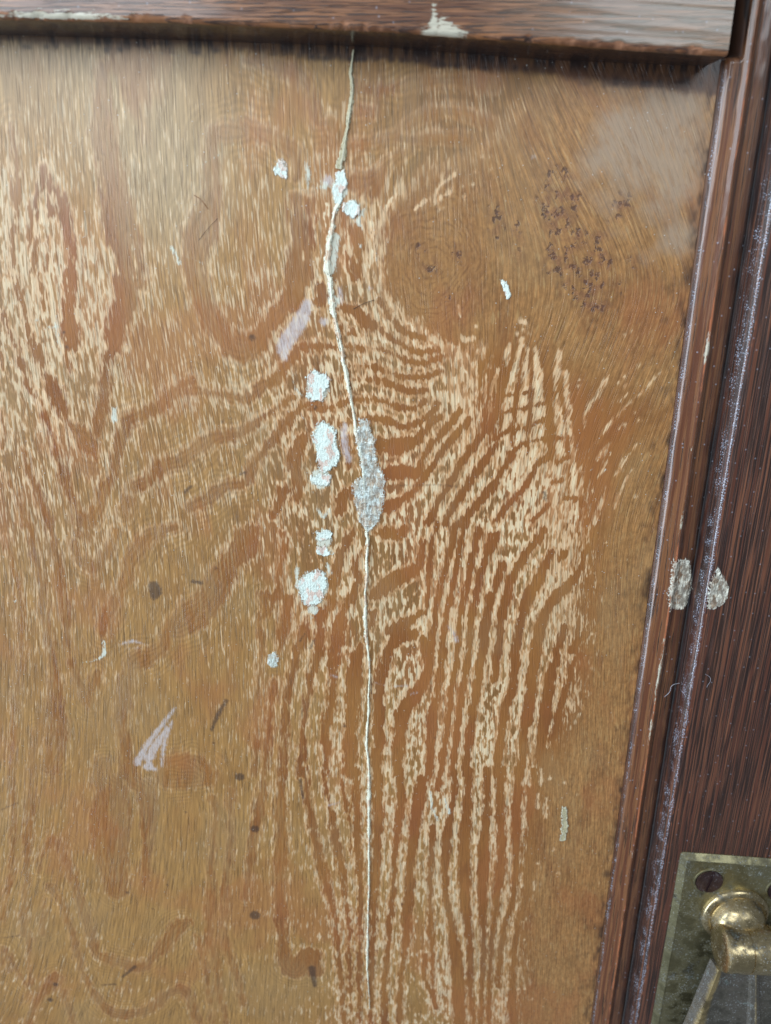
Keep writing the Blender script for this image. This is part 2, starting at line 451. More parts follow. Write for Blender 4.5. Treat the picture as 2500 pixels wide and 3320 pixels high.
def parse(txt):
    res = []
    for line in txt.strip().splitlines():
        p = line.split(); c = p[0]; pts = []
        for q in p[1:]:
            x, y, w_ = (float(v) for v in q.split(','))
            X, Y = P(c, x, y); pts.append((X, Y, w_ * K))
        res.append(pts)
    return res
def one_(c, s_): return parse(c + ' ' + s_)[0]
def metric(pts):
    """photo strokes -> panel strokes in millimetres (x, z, half width)"""
    o = []
    for X, Y, w_ in pts:
        q = un(X, Y); o.append((q[0] * 1e3, q[2] * 1e3, w_ * depth(Y) / F * 1e3))
    return np.array(o)
def smooth(p, n=4):
    if len(p) < 3: return p
    q = np.vstack([2 * p[0] - p[1], p, 2 * p[-1] - p[-2]]); res = []
    for i in range(1, len(q) - 2):
        for t in np.arange(n) / n:
            a, b, c_, d = q[i - 1], q[i], q[i + 1], q[i + 2]
            res.append(0.5 * (2 * b + (c_ - a) * t + (2 * a - 5 * b + 4 * c_ - d) * t * t + (3 * b - a - 3 * c_ + d) * t ** 3))
    res.append(p[-1]); r = np.array(res); r[:, 2] = np.maximum(r[:, 2], 0.15); return r

# panel sheet, millimetres
STEP = 0.36
gx = np.arange(-165.0, 65.7, STEP); gz = np.arange(-272.0, 50.0, STEP)
NX, NZ = len(gx), len(gz)
XX, ZZ = np.meshgrid(gx, gz)
PX, PY = proj(XX / 1e3, ZZ / 1e3)

def window(x0, x1, z0, z1):
    i0 = max(0, int((x0 - gx[0]) / STEP)); i1 = min(NX, int((x1 - gx[0]) / STEP) + 2)
    j0 = max(0, int((z0 - gz[0]) / STEP)); j1 = min(NZ, int((z1 - gz[0]) / STEP) + 2)
    return slice(j0, max(j0, j1)), slice(i0, max(i0, i1))
def stroke_field(strokes, reach=3.0, mode='max', base=None):
    f = np.full(XX.shape, -reach) if base is None else base
    for s_ in strokes:
        p = smooth(metric(s_))
        if len(p) == 1: p = np.vstack([p, p + [0.02, 0.02, 0]])
        for a, b in zip(p[:-1], p[1:]):
            m = max(a[2], b[2]) + reach
            W = window(min(a[0], b[0]) - m, max(a[0], b[0]) + m, min(a[1], b[1]) - m, max(a[1], b[1]) + m)
            x = XX[W]; z = ZZ[W]
            if x.size == 0: continue
            dx, dz = b[0] - a[0], b[1] - a[1]; L = dx * dx + dz * dz + 1e-9
            t = np.clip(((x - a[0]) * dx + (z - a[1]) * dz) / L, 0, 1)
            sd = a[2] + (b[2] - a[2]) * t - np.hypot(x - a[0] - t * dx, z - a[1] - t * dz)
            f[W] = np.maximum(f[W], sd) if mode == 'max' else np.minimum(f[W], -sd)
    return f
def poly_sd(poly):
    """signed distance (mm) to a photo polygon, positive inside"""
    q = np.array([un(x, y) for x, y in poly])[:, [0, 2]] * 1e3
    ins = np.zeros(XX.shape, bool); dist = np.full(XX.shape, 1e3)
    for a, b in zip(q, np.roll(q, -1, 0)):
        c_ = ((a[1] > ZZ) != (b[1] > ZZ)) & (XX < (b[0] - a[0]) * (ZZ - a[1]) / (b[1] - a[1] + 1e-12) + a[0])
        ins ^= c_
        d = b - a; t = np.clip(((XX - a[0]) * d[0] + (ZZ - a[1]) * d[1]) / (d @ d), 0, 1)
        dist = np.minimum(dist, np.hypot(XX - a[0] - t * d[0], ZZ - a[1] - t * d[1]))
    return np.where(ins, dist, -dist)
def rbf(samples, sig=330.0):
    s_ = np.array(samples, float); num = 0; den = 1e-9
    sub = (slice(None, None, 4), slice(None, None, 4))
    px, py = PX[sub], PY[sub]
    num = np.zeros(px.shape + (s_.shape[1] - 2,)); den = np.full(px.shape, 1e-12)
    for r in s_:
        g = np.exp(-((px - r[0]) ** 2 + (py - r[1]) ** 2) / (2 * sig * sig)) + 1e-9
        den += g; num += g[..., None] * r[2:]
    v = num / den[..., None]
    # back to the full sheet
    jj = np.arange(NZ) / 4.0; ii = np.arange(NX) / 4.0
    j0 = np.minimum(jj.astype(int), v.shape[0] - 2); i0 = np.minimum(ii.astype(int), v.shape[1] - 2)
    fj = np.clip(jj - j0, 0, 1)[:, None, None]; fi = np.clip(ii - i0, 0, 1)[None, :, None]
    A = v[j0][:, i0]; B = v[j0][:, i0 + 1]; Cc = v[j0 + 1][:, i0]; D = v[j0 + 1][:, i0 + 1]
    r = (A * (1 - fi) + B * fi) * (1 - fj) + (Cc * (1 - fi) + D * fi) * fj
    return [r[..., k_] for k_ in range(r.shape[-1])]
def paint(strokes, soft=0.8):
    """soft 0..1 mask of photo-pixel strokes [(x, y, half width), ...]"""
    f = stroke_field(strokes, reach=2.5); return np.clip(f / soft * 0.5 + 0.5, 0, 1)
def pp(txt):
    return parse(txt)

REACH = 6.0
late = np.full(XX.shape, -REACH)
for q, cap, sl in zip(PANEL_POLYS, (0.6, 2.5), (0.13, 0.4)): late = np.maximum(late, np.clip(poly_sd(q) * sl + 0.05 + 0.35 * fnoise(XX / 5, ZZ / 14, 71, 3), -REACH, cap))
late = stroke_field(parse(BANDS), reach=REACH, base=late)
right = np.clip((PX - 1250) / 300, 0, 1)
late = late + right * 0.26 + (1 - right) * (0.55 * fnoise(XX / 7, ZZ / 16, 73, 3) - 0.10)
late = stroke_field(parse(LIGHTS), mode='min', base=late)
late = stroke_field(parse(CUTS), base=late)
calm = np.zeros(XX.shape)
for q in CALM_POLYS: calm = np.maximum(calm, np.clip(poly_sd(q) / 9.0 + 0.75, 0, 1))
(op,) = rbf([(700,500,.45),(350,600,.75),(150,900,1.3),(200,1200,1.2),(120,1600,1.1),(1000,1000,1),(1000,1800,1),(1300,1200,1),(1700,2000,1),(1500,3000,1),(1000,3000,.9),(600,1250,.6),(250,1300,.8),(250,1900,.7),(650,1900,.6),(300,2500,.6),(450,2800,.5),(250,3200,.6),(750,2900,.8),(1300,350,.7),(600,750,.45),(1000,2500,1),(850,2800,1),(950,3250,1)], 220.0)
op = np.clip(op * 0.62 + 0.38, 0, 1)
# fleck density, contrast, grey tone, lean of the pores (degrees)
fleck, con, grey, lean = rbf([
    (150,250,.32,.30,.70,2),(500,350,.38,.32,.80,2),(900,300,.30,.28,.45,2),(150,700,.74,1.0,.4,4),(550,650,.50,.42,.9,3),
    (130,1000,.74,1.05,.2,7),(250,1250,.66,.95,.12,9),(600,1100,.45,.40,.6,11),(600,1350,.45,.45,.4,10),(150,1600,.46,.72,.2,8),
    (500,1650,.42,.45,.3,8),(200,2000,.36,.42,.3,4),(600,2050,.36,.36,.4,3),(300,2400,.30,.32,.4,2),(650,2500,.25,.32,.4,1),
    (150,2800,.34,.5,.45,0),(400,3000,.20,.32,.5,0),(300,3250,.36,.6,.45,0),(700,3000,.20,.46,.45,1),
    (950,700,.55,.6,.5,3),(1000,1000,.55,.8,.1,10),(1000,1300,.5,.9,.05,12),(1000,1700,.5,.85,.1,5),(1000,2100,.42,.74,.3,1),
    (1050,2500,.42,.72,.36,1),(1100,3000,.36,.70,.40,1),(1350,350,.24,.3,.1,0),(1300,1250,.38,.95,0,6),(1350,1500,.42,1.0,0,2),
    (1650,1500,.52,1.0,0,0),(1700,1900,.64,1.0,0,0),(1450,2000,.52,1.0,.05,1),(1650,2400,.64,1.0,.1,-1),(1450,2500,.55,.85,.3,0),
    (1550,2900,.55,.7,.4,-2),(1400,3200,.5,.72,.35,0),(1950,2100,.35,.6,0,-2),(2000,2600,.3,.45,0,-4),(1850,3000,.35,.5,.1,-4),
    (2050,1450,.4,.6,0,-20),(1950,1250,.2,.6,0,-25),(2050,500,.05,.3,.2,36),(2200,350,.05,.3,.2,42),(1900,350,.1,.3,.1,30),(1600,800,.05,.4,0,0)], 210.0)
lite = np.clip(stroke_field(parse(LIGHTS), reach=2.0) / 0.8 + 0.6, 0, 1)
kn = np.clip((PX - 850) / 100, 0, 1)
kl = np.clip((PX - 700) / 400, 0, 1); con = con * (0.80 + 0.20 * kl); fleck = fleck - 0.05 * (1 - kl) - 0.12 * (1 - kl) * np.clip((PY - 1700) / 600, 0, 1)
fleck = np.maximum(fleck, lite * 0.66 * kn); con = np.maximum(con, lite * kn)
lean = np.tan(np.radians(np.clip(lean - np.degrees((1263 - PX) / (8195 - PY)), -30, 30)))
ux = XX + np.cumsum(lean, 0) * STEP
ux -= (np.cumsum(lean, 0) * STEP)[int((-50 - gz[0]) / STEP)][None, :]
kx, kz = (v * 1e3 for v in (un(1400, 850)[0], un(1400, 850)[2]))
ring = np.hypot((XX - kx) * 1.0, (ZZ - kz) * 0.85)
ring = ring + 2.2 * fnoise(XX / 9, ZZ / 9, 5) + 0.6 * fnoise(XX / 3, ZZ / 3, 8)

white = paint(pp('''
b 400,890,20 415,980,28 410,1060,12
b 500,1010,16 540,1040,30 480,1060,14
b 690,1080,10
b 790,1200,20 750,1290,26 780,1330,16
b 770,1450,18
b 880,1550,16
b 70,1175,14
a 1330,920,5 1440,860,9 1510,810,7
a 1640,800,10
a 265,290,6
a 1120,1430,6 1170,1480,24 1220,1580,16
a 1250,1520,8 1390,1580,5
a 1340,1420,4 1385,1360,9
a 1250,255,5 1420,258,5
a 970,140,6 1250,170,5
d 375,260,10 380,350,16 400,460,14 420,540,10
d 770,890,26 770,960,30
d 250,290,18
d 330,340,14 400,330,10
d 850,530,12
g 700,790,14 700,880,22 640,920,10 540,935,8
g 470,920,4
e 480,740,88
e 530,1050,80 550,1200,90
e 500,1360,80
h 520,110,64
h 450,420,110
h 450,580,44
b 625,1080,70
b 230,930,48
b 710,1200,64
b 590,1400,50 560,1600,54
e 590,160,50
e 370,910,12 375,960,12
e 430,1130,12
e 440,1450,14
e 540,470,5 520,600,10
e 480,1560,16 520,1620,20 560,1560,14
e 300,620,8 315,700,10 340,770,14 370,790,14
h 510,40,20 540,120,20
h 480,150,10 590,190,10
h 540,250,16 560,330,22
h 340,300,24 340,430,16
h 440,620,14 435,680,6
h 65,330,8
h 180,870,20 170,930,30 200,960,18
h 230,900,10
k 1240,140,16 1250,240,16 1290,330,16
k 1330,170,12 1370,280,20
l 140,200,6
c 1640,500,8
f 660,1300,12
f 755,1300,16
f 15,60,4
h 840,540,6
g 100,520,18
g 20,220,14
g 70,400,16
'''), 0.7)
lilac = paint(pp('''
e 410,180,44 370,280,58 310,370,62 250,470,56 260,550,26
e 630,80,26 640,160,20
e 830,70,18
e 520,300,36
g 1180,1240,14 1130,1310,20 1060,1400,24 980,1510,28 930,1610,34
g 1160,1330,16 1110,1480,22 1090,1640,14
g 990,1560,30 1020,1640,30
g 1130,1380,26 1060,1480,34 1010,1570,40
g 820,810,12 900,790,18 970,810,8
g 860,835,8 940,835,8
h 1360,690,12 1400,740,18 1415,785,20
h 570,1018,12 610,1032,14
h 1000,1095,9 1080,1090,13
h 1110,1145,9 1150,1138,9
k 560,230,14 620,215,12
e 660,1000,30 660,1120,34 690,1230,30
c 270,850,14
b 550,1010,40
h 870,1070,6 940,1090,6
j 1000,-30,40 1050,-10,20
'''), 0.8)
dark = np.clip(paint(pp('''
g 1042,420,42 1050,450,46 1040,485,30
g 1300,385,14 1360,395,16
g 1240,340,10
g 1460,300,10
d 1625,1325,13 1655,1315,10
d 1480,1416,8
d 1250,1450,14 1290,1410,12
d 1500,975,14
d 430,370,12
d 450,470,14
d 65,575,6
e 35,405,24
h 360,790,8 390,740,6
h 455,780,8 430,840,8
h 60,1690,4
h 440,60,4
k 55,975,40
k 55,390,32
k 440,1330,26 460,1450,16
k 360,60,14 380,180,12
j 1620,40,34
j 1255,280,10
j 1355,680,6
j 340,1545,22
j 375,1440,20
j 690,1445,7 780,1440,9
j 830,1390,10 910,1320,16
j 990,1260,4
j 10,260,5 120,215,5
j 10,1130,4 130,1110,6
j 860,820,14
j 1110,1370,8
j 1030,930,9
j 1130,770,9
e 1040,1405,3 1080,1403,4
e 1110,1404,2 1300,1400,2 1420,1412,2
g 1530,1190,14 1470,1290,18 1430,1390,12
g 1440,1480,10
h 660,1360,14
f 345,1450,16 350,1500,14
a 1255,850,5
b 490,1640,3
f 1270,320,9 1270,400,6
h 1270,1440,8
k 1050,900,10
e 1580,1140,6
e 465,880,16
b 80,20,2
i 800,690,6
i 780,550,5
a 750,1380,5
h 700,40,2
'''), 0.6), 0, 1)
gap = paint([[(x + 16 * K, y, 3.2 * K) for x, y, _ in one_('b', '730,200,2 722,300,2')], [(x + 17 * K, y, 3.6 * K) for x, y, _ in one_('e', '570,100,4 580,200,4 620,380,4 652,580,4 680,680,4 712,870,4 740,1050,4')], [(x + 13 * K, y, 3.4 * K) for x, y, _ in one_('h', '812,340,4 800,450,4 802,560,4 820,850,4 828,1050,4 825,1250,4 815,1350,4 820,1600,4')], [(x + 14 * K, y, 3 * K) for x, y, _ in one_('k', '825,20,4 825,450,4 825,600,4 818,1000,4 815,1350,4')]], 0.5)
dark = np.maximum(dark, gap * np.clip(0.55 + 1.2 * fnoise(XX / 2, ZZ / 7, 91, 3), 0, 1))
speck = np.clip(paint(pp('''
c 400,980,60 450,1080,110 420,1200,110 540,1130,60 440,1300,90
c 860,1180,60
c 560,1400,70
c 800,1250,40
c 720,1380,46
c 460,1480,90 420,1570,70 520,1600,60
c 700,1540,90
c 950,1560,30
b 1180,1480,20
b 1400,1450,14 1440,1520,26
b 1240,1600,40
b 1640,1330,20
c 30,1220,40 20,1360,24
c 160,1300,16 150,1500,30
f 520,60,60 600,70,80 700,40,60 620,160,70 720,180,50
f 860,60,24
e 1370,110,30
e 1330,140,20
'''), 2.0), 0, 1)
haze_sheen = np.clip(poly_sd([P('c', *v) for v in [(760,480),(900,430),(1000,420),(1250,330),(1450,400),(1480,600),(1440,900),(1370,1080),(1330,1250),(1330,1420),(1230,1460),(1150,1450),(1140,1300),(1080,1250),(1060,1100),(960,1080),(900,1060),(830,1130),(740,1120),(690,960),(650,870),(700,760)]]) / 9.0 + 0.45 + 0.7 * fnoise(XX / 5, ZZ / 5, 31, 4), 0, 1)
# grime lying along the top and right edges
edge_r = np.array([un(1263 + .1343 * (8195 - y), y)[0] for y in (0,)])[0] * 1e3
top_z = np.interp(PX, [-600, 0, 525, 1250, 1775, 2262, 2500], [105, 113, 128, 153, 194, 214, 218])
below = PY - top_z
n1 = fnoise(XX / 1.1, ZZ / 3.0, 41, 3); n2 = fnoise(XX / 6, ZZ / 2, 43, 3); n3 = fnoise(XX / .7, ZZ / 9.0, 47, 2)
grime_shade = np.clip(1.0 - np.abs(below - 34 - 14 * n2) / 16, 0, 1) * np.clip(0.2 + n1 * 1.4 + n2 * 0.8, 0, 1)
grime_shade = np.maximum(grime_shade, np.clip(1.3 - below / 42, 0, 1) * np.clip(n3 * 3.2 + 0.35 + 1.2 * fnoise(XX / 9, ZZ / 30, 53), 0, 1))
grime_shade = np.maximum(grime_shade, np.clip((PX - 1750) / 300, 0, 1) * np.clip(1 - np.abs(below - 55 - 20 * n2) / 34, 0, 1) * np.clip(.55 + n1 * 1.2, 0, 1))
strip = np.clip((np.interp(PX, [0, 900, 1700, 2300], [34, 40, 62, 110]) - below) / 22 + 0.9 * n2 + 0.5 * n1, 0, 1)        # dark brown strip under the rail
rr = edge_r - XX
grime_shade = np.maximum(grime_shade, np.clip(1 - rr / (3.0 + 2 * n2), 0, 1) * np.clip(0.35 + n1 * 1.3, 0, 1))
grime_shade = np.maximum(grime_shade, np.clip(1 - rr / 10, 0, 1) * np.clip(n1 * 1.6 + n2 - .55, 0, 1) * 0.8)
grime_shade = np.maximum(grime_shade, np.clip((ZZ - 36.6) / 1.0, 0, 1) * np.clip((XX - 61.0) / 1.0, 0, 1))  # gap beside the rail end: its shade is painted black here
relief = 0.10 * fnoise(XX / 40, ZZ / 40, 61, 2) + 0.012 * fnoise(XX / 3.5, ZZ / 10, 62, 2) - 0.03 * np.clip(-late / 1.5, 0, 1) - 0.02 * grime_shade

# ------------------------------------------------------------------ materials
def mat_veneer():
    g = G('worn_golden_veneer')
    u, v = g.attr('u'), g.attr('v'); L = g.attr('late')
    D, Cn = g.attr('fleck'), g.attr('con')
    s_jag = g.streak(u, v, 0.95, 4.0, 3.1, 2.0, 0.55)
    s_jag2 = g.streak(u, v, 0.36, 2.0, 11.7, 1.0)
    e = g.mad(L, -1.0, g.add(g.mul(g.sub(s_jag, 0.5), g.mad(g.step(g.attr('x'), -8.0, 6.0), -1.6, 3.6)), g.mul(g.sub(s_jag2, 0.5), 1.1)))
    wid = g.mx(g.mad(Cn, -1.9, 1.65), 0.14)
    early = g.step(e, g.mul(wid, -1.0), g.add(wid, 0.2))
    early0 = early
    early = g.mx(early, g.mul(g.inv(g.attr('op')), g.mad(s_jag, 1.2, 0.25)))
    rim = g.mul(early0, g.inv(g.step(e, 0.45, 1.25)))
    s_f = g.streak(u, v, 0.92, 3.4, 27.3, 1.8, 0.55)
    s_p = g.streak(u, v, 0.30, 7.5, 41.9, 1.5, 0.5)
    s_q = g.streak(u, v, 0.50, 8.0, 71.2, 1.0, 0.5)
    s_n = g.streak(u, v, 0.46, 4.5, 57.3, 1.8, 0.6)
    s_g = g.streak(u, v, 0.44, 11.0, 83.3, 2.0, 0.6)
    big = g.step(Cn, 0.45, 0.85)
    mixf = g.add(g.mul(g.add(g.mul(s_f, big), g.mul(s_n, g.inv(big))), 0.80), g.mul(s_p, 0.20))
    rimw = g.inv(g.step(e, 0.4, 2.4))
    thr = g.mad(g.add(g.add(g.mul(D, 0.92), -0.04), g.add(g.mul(rimw, 0.26), g.mul(g.sub(g.noise(g.vec(g.mad(u, 0.11, 2.0), g.mad(v, 0.05, 1.0)), 1.0, 3.0), 0.5), 0.7))), -0.34, 0.69)
    fl = g.step(mixf, g.sub(thr, 0.005), g.add(thr, 0.055))
    halo = g.step(mixf, g.sub(thr, 0.055), g.sub(thr, 0.005))
    low = g.noise(g.vec(g.mul(u, 0.06), g.mul(v, 0.025)), 1.0, 3.0)
    lowb = g.noise(g.vec(g.mad(u, 0.16, 9.0), g.mad(v, 0.05, 4.0)), 1.0, 3.0)
    gy = g.attr('grey')
    # colours
    late_c = g.mix(g.step(low, 0.35, 0.65), rgb(138, 86, 42), rgb(154, 104, 54))
    late_c = g.mix(g.mul(g.step(lowb, 0.55, 0.75), 0.40), late_c, rgb(122, 72, 40))
    late_c = g.mix(g.mul(g.step(gy, 0.4, 1.0), 0.75), late_c, rgb(172, 134, 98))
    late_c = g.mix(g.mul(g.mul(g.step(Cn, 0.65, 0.3), g.step(g.noise(g.vec(g.mad(u, 0.22, 3.0), g.mad(v, 0.035, 7.0)), 1.0, 3.0, 0.6), 0.42, 0.62)), 0.55), late_c, rgb(156, 122, 82))
    fib = g.streak(u, v, 0.16, 3.0, 5.5, 2.0, 0.6)
    late_c = g.mix(g.mul(g.mul(g.step(s_g, 0.50, 0.64), g.step(Cn, 0.75, 0.4)), 0.55), late_c, rgb(164, 128, 82))
    late_c = g.mix(g.mul(g.mul(g.step(s_p, 0.52, 0.66), g.step(Cn, 0.95, 0.4)), 0.30), late_c, rgb(98, 66, 38))
    late_c = g.mulc(late_c, g.mad(fib, 0.5, 0.75))
    calm = g.attr('calm')
    rg = g.attr('ring')
    rwarp = g.noise(g.vec(g.mul(g.attr('x'), 0.22), g.mul(v, 0.22)), 1.0, 3.0)
    rph = g.mad(rwarp, 9.0, g.mul(rg, 5.6))
    rw = g.mad(g.math('SINE', rph), 0.5, 0.5)
    calm_c = g.mix(low, rgb(138, 94, 52), rgb(162, 120, 74))
    calm_c = g.mix(g.mul(g.step(lowb, 0.5, 0.7), 0.5), calm_c, rgb(126, 82, 48))
    iso = g.noise(g.vec(g.mul(g.attr('x'), 1.1), g.mul(v, 0.8)), 1.0, 4.0, 0.65)
    near = g.mul(g.step(rg, 16.0, 9.0), 0.9)
    rgate = g.step(g.noise(g.vec(g.mul(g.attr('x'), 0.5), g.mad(v, 0.5, 3.0)), 1.0, 3.0), 0.40, 0.60)
    calm_c = g.mix(g.mul(g.mul(near, 0.38), g.mul(g.step(rw, 0.66, 0.96), rgate)), calm_c, rgb(92, 60, 34))
    calm_c = g.mix(g.mul(g.mul(near, 0.18), g.mul(g.step(rw, 0.45, 0.15), rgate)), calm_c, rgb(176, 132, 80))
    calm_c = g.mulc(calm_c, g.mad(iso, 0.8, 0.62))
    fine = g.streak(u, v, 0.35, 3.4, 8.8, 3.0, 0.65)
    calm_c = g.mulc(calm_c, g.mad(g.add(g.mul(fine, g.inv(g.mul(near, 0.7))), g.mul(near, 0.36)), 1.0, 0.54))
    calm_c = g.mulc(calm_c, g.mad(g.mul(g.sub(s_g, 0.5), g.inv(g.mul(near, 0.8))), 1.1, 1.0))
    calm_c = g.mix(g.mul(g.step(s_n, 0.58, 0.72), g.mul(g.inv(near), 0.42)), calm_c, rgb(188, 150, 98))
    calm_c = g.mix(g.mul(g.mul(g.step(s_p, 0.60, 0.72), g.step(low, 0.4, 0.6)), 0.35), calm_c, rgb(86, 56, 36))
    calm_c = g.mix(g.mul(g.mul(g.step(s_f, 0.60, 0.70), Cn), 0.30), calm_c, rgb(186, 148, 100))
    base_l = g.mix(calm, late_c, calm_c)
    olive = g.mix(g.step(lowb, 0.4, 0.65), rgb(132, 92, 50), rgb(146, 108, 62))
    olive = g.mix(g.step(gy, 0.0, 0.5), olive, g.mix(lowb, rgb(156, 112, 60), rgb(170, 131, 78)))
    olive = g.mix(g.step(gy, 0.5, 1.0), olive, rgb(178, 160, 128))
    olive = g.mix(g.mul(calm, 0.7), olive, calm_c)
    pale = g.mix(gy, rgb(228, 202, 162), rgb(224, 208, 176))
    peach = g.mix(gy, rgb(206, 154, 106), rgb(208, 166, 120))
    ec = g.mix(g.mul(halo, g.mad(Cn, 0.7, 0.02)), olive, peach)
    ec = g.mix(g.mul(fl, g.mad(Cn, 0.95, 0.05)), ec, pale)
    ec = g.mix(g.mul(g.mul(rim, Cn), 0.6), ec, peach)
    ec = g.mulc(ec, g.mad(g.mul(g.sub(s_g, 0.5), g.mad(Cn, -0.7, 1.05)), 1.3, 1.0))
    pore = g.mul(g.step(s_p, 0.52, 0.68), g.mad(g.step(s_q, .42, .6), 0.7, 0.3))
    pore_dark = g.mul(pore, g.mad(g.mul(fl, Cn), 0.02, 0.50))
    ec = g.mix(pore_dark, ec, rgb(94, 68, 34))
    ridge = g.step(s_p, 0.36, 0.26)
    ec = g.mix(g.mul(g.mul(ridge, fl), 0.4), ec, rgb(244, 234, 206))
    col = g.mix(early, base_l, ec)
    cl = g.math('SINE', g.mad(L, 5.2, g.mul(g.noise(g.vec(g.mul(u, 0.13), g.mul(v, 0.06)), 1.0, 3.0), 16.0)))
    cgate = g.mul(g.mul(g.step(Cn, 0.95, 0.55), g.inv(calm)), g.mul(g.step(L, -5.9, -4.0), g.step(lowb, 0.30, 0.55)))
    col = g.mulc(col, g.mad(g.mul(cl, cgate), 0.085, 1.0))
    tn = g.noise(g.vec(g.mad(u, 0.055, 5.0), g.mad(v, 0.03, 2.0)), 1.0, 3.0, 0.55)
    ntf = g.inv(g.mul(early, g.mul(fl, Cn)))
    col = g.mix(g.mul(g.mul(g.step(tn, 0.50, 0.66), ntf), 0.28), col, rgb(166, 98, 58))
    col = g.mix(g.mul(g.step(tn, 0.46, 0.32), 0.16), col, rgb(158, 134, 98))
    # burr eyes in the knot: little dark crescents with a pale lip
    ob = g.vec(g.attr('x'), v)
    wx = g.noise(ob, 0.8, 2.0); wy = g.noise(g.vec(g.mad(v, 1.0, 31.0), g.attr('x')), 0.8, 2.0)
    ow = g.vec(g.mad(wx, 1.6, g.attr('x')), g.mad(wy, 1.6, g.mul(v, 0.75)))
    vo = g.voro(ow, 0.50); cell = vo.outputs['Distance']
    vn = g.noise(ob, 1.7, 2.0)
    sp = g.attr('speck')
    cc = g.add(cell, g.mul(vn, 0.6))
    dk = g.mul(g.mul(g.step(cc, 0.60, 0.50), g.step(g.noise(ob, 1.1, 2.0), 0.38, 0.52)), g.step(g.add(sp, g.mul(g.noise(ob, 0.35, 2.0), 0.9)), 0.72, 1.05))
    col = g.mix(g.mul(dk, 0.78), col, rgb(70, 48, 42))
    lip = g.mul(g.mul(g.step(cc, 0.64, 0.70), g.step(cc, 0.78, 0.72)), g.step(g.noise(ob, 0.5, 1.0), 0.5, 0.6))
    col = g.mix(g.mul(g.mul(lip, g.step(sp, 0.45, 0.9)), 0.6), col, rgb(205, 150, 100))
    col = g.mix(g.mul(g.mul(sp, g.step(g.noise(ob, 0.5, 3.0), 0.35, 0.65)), 0.55), col, rgb(108, 66, 50))
    # thin haze of dried wax in the corner, with grey window sheen painted in
    bl = g.mul(g.attr('haze_sheen'), g.mad(g.noise(g.vec(g.mul(u, 0.9), g.mul(v, 0.25)), 1.0, 4.0, 0.65), 1.5, -0.05))
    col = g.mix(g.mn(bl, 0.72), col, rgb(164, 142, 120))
    # dark strip, grime and painted gap shade, dark spots, scuffs and chalky residue
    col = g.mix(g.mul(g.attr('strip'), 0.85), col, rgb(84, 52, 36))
    dn = g.noise(ob, 1.6, 3.0)
    col = g.mix(g.mul(g.step(g.add(g.attr('dark'), g.mul(g.sub(dn, 0.5), 0.7)), 0.25, 0.95), 0.72), col, rgb(66, 50, 42))
    col = g.mix(g.mul(g.attr('grime_shade'), 0.88), col, rgb(36, 24, 24))
    wn = g.add(g.attr('white'), g.mul(g.sub(g.streak(u, v, 0.45, 1.6, 91.0, 3.0, 0.65), 0.5), 1.3))
    wm = g.mul(g.step(wn, 0.60, 1.0), g.step(g.attr('white'), 0.02, 0.25))
    col = g.mix(g.mul(wm, 0.85), col, rgb(214, 218, 202))
    ln = g.add(g.attr('lilac'), g.mul(g.sub(g.streak(u, v, 0.4, 1.5, 17.0, 3.0, 0.7), 0.5), 1.2))
    lm = g.mul(g.step(ln, 0.42, 1.15), g.step(g.attr('lilac'), 0.02, 0.3))
    col = g.mix(g.mul(lm, 0.66), col, rgb(204, 198, 200))
    # dust
    vd = g.voro(ob, 0.30); dgate = g.step(g.noise(ob, 0.09, 3.0), 0.50, 0.62)
    du = g.mul(g.step(g.add(vd.outputs['Distance'], g.mul(vn, 0.06)), 0.075, 0.045), dgate)
    col = g.mix(g.mul(du, 0.6), col, rgb(226, 222, 214))
    hgt = g.add(g.mul(early, -0.35), g.add(g.mul(pore, -0.55), g.add(g.mul(fl, 0.12), g.mul(g.mx(wm, g.mul(lm, .4)), 0.7))))
    hgt = g.add(hgt, g.add(g.mul(dk, -0.6), g.add(g.mul(du, 0.8), g.mul(fib, 0.15))))
    rough = g.add(g.mad(early, 0.12, 0.33), g.add(g.mul(wm, 0.3), g.mul(g.attr('haze_sheen'), 0.05)))
    return g.out(col, rough, height=hgt, dist=0.00012, strength=0.8, spec=0.5, coat=0.42, coat_rough=0.30)

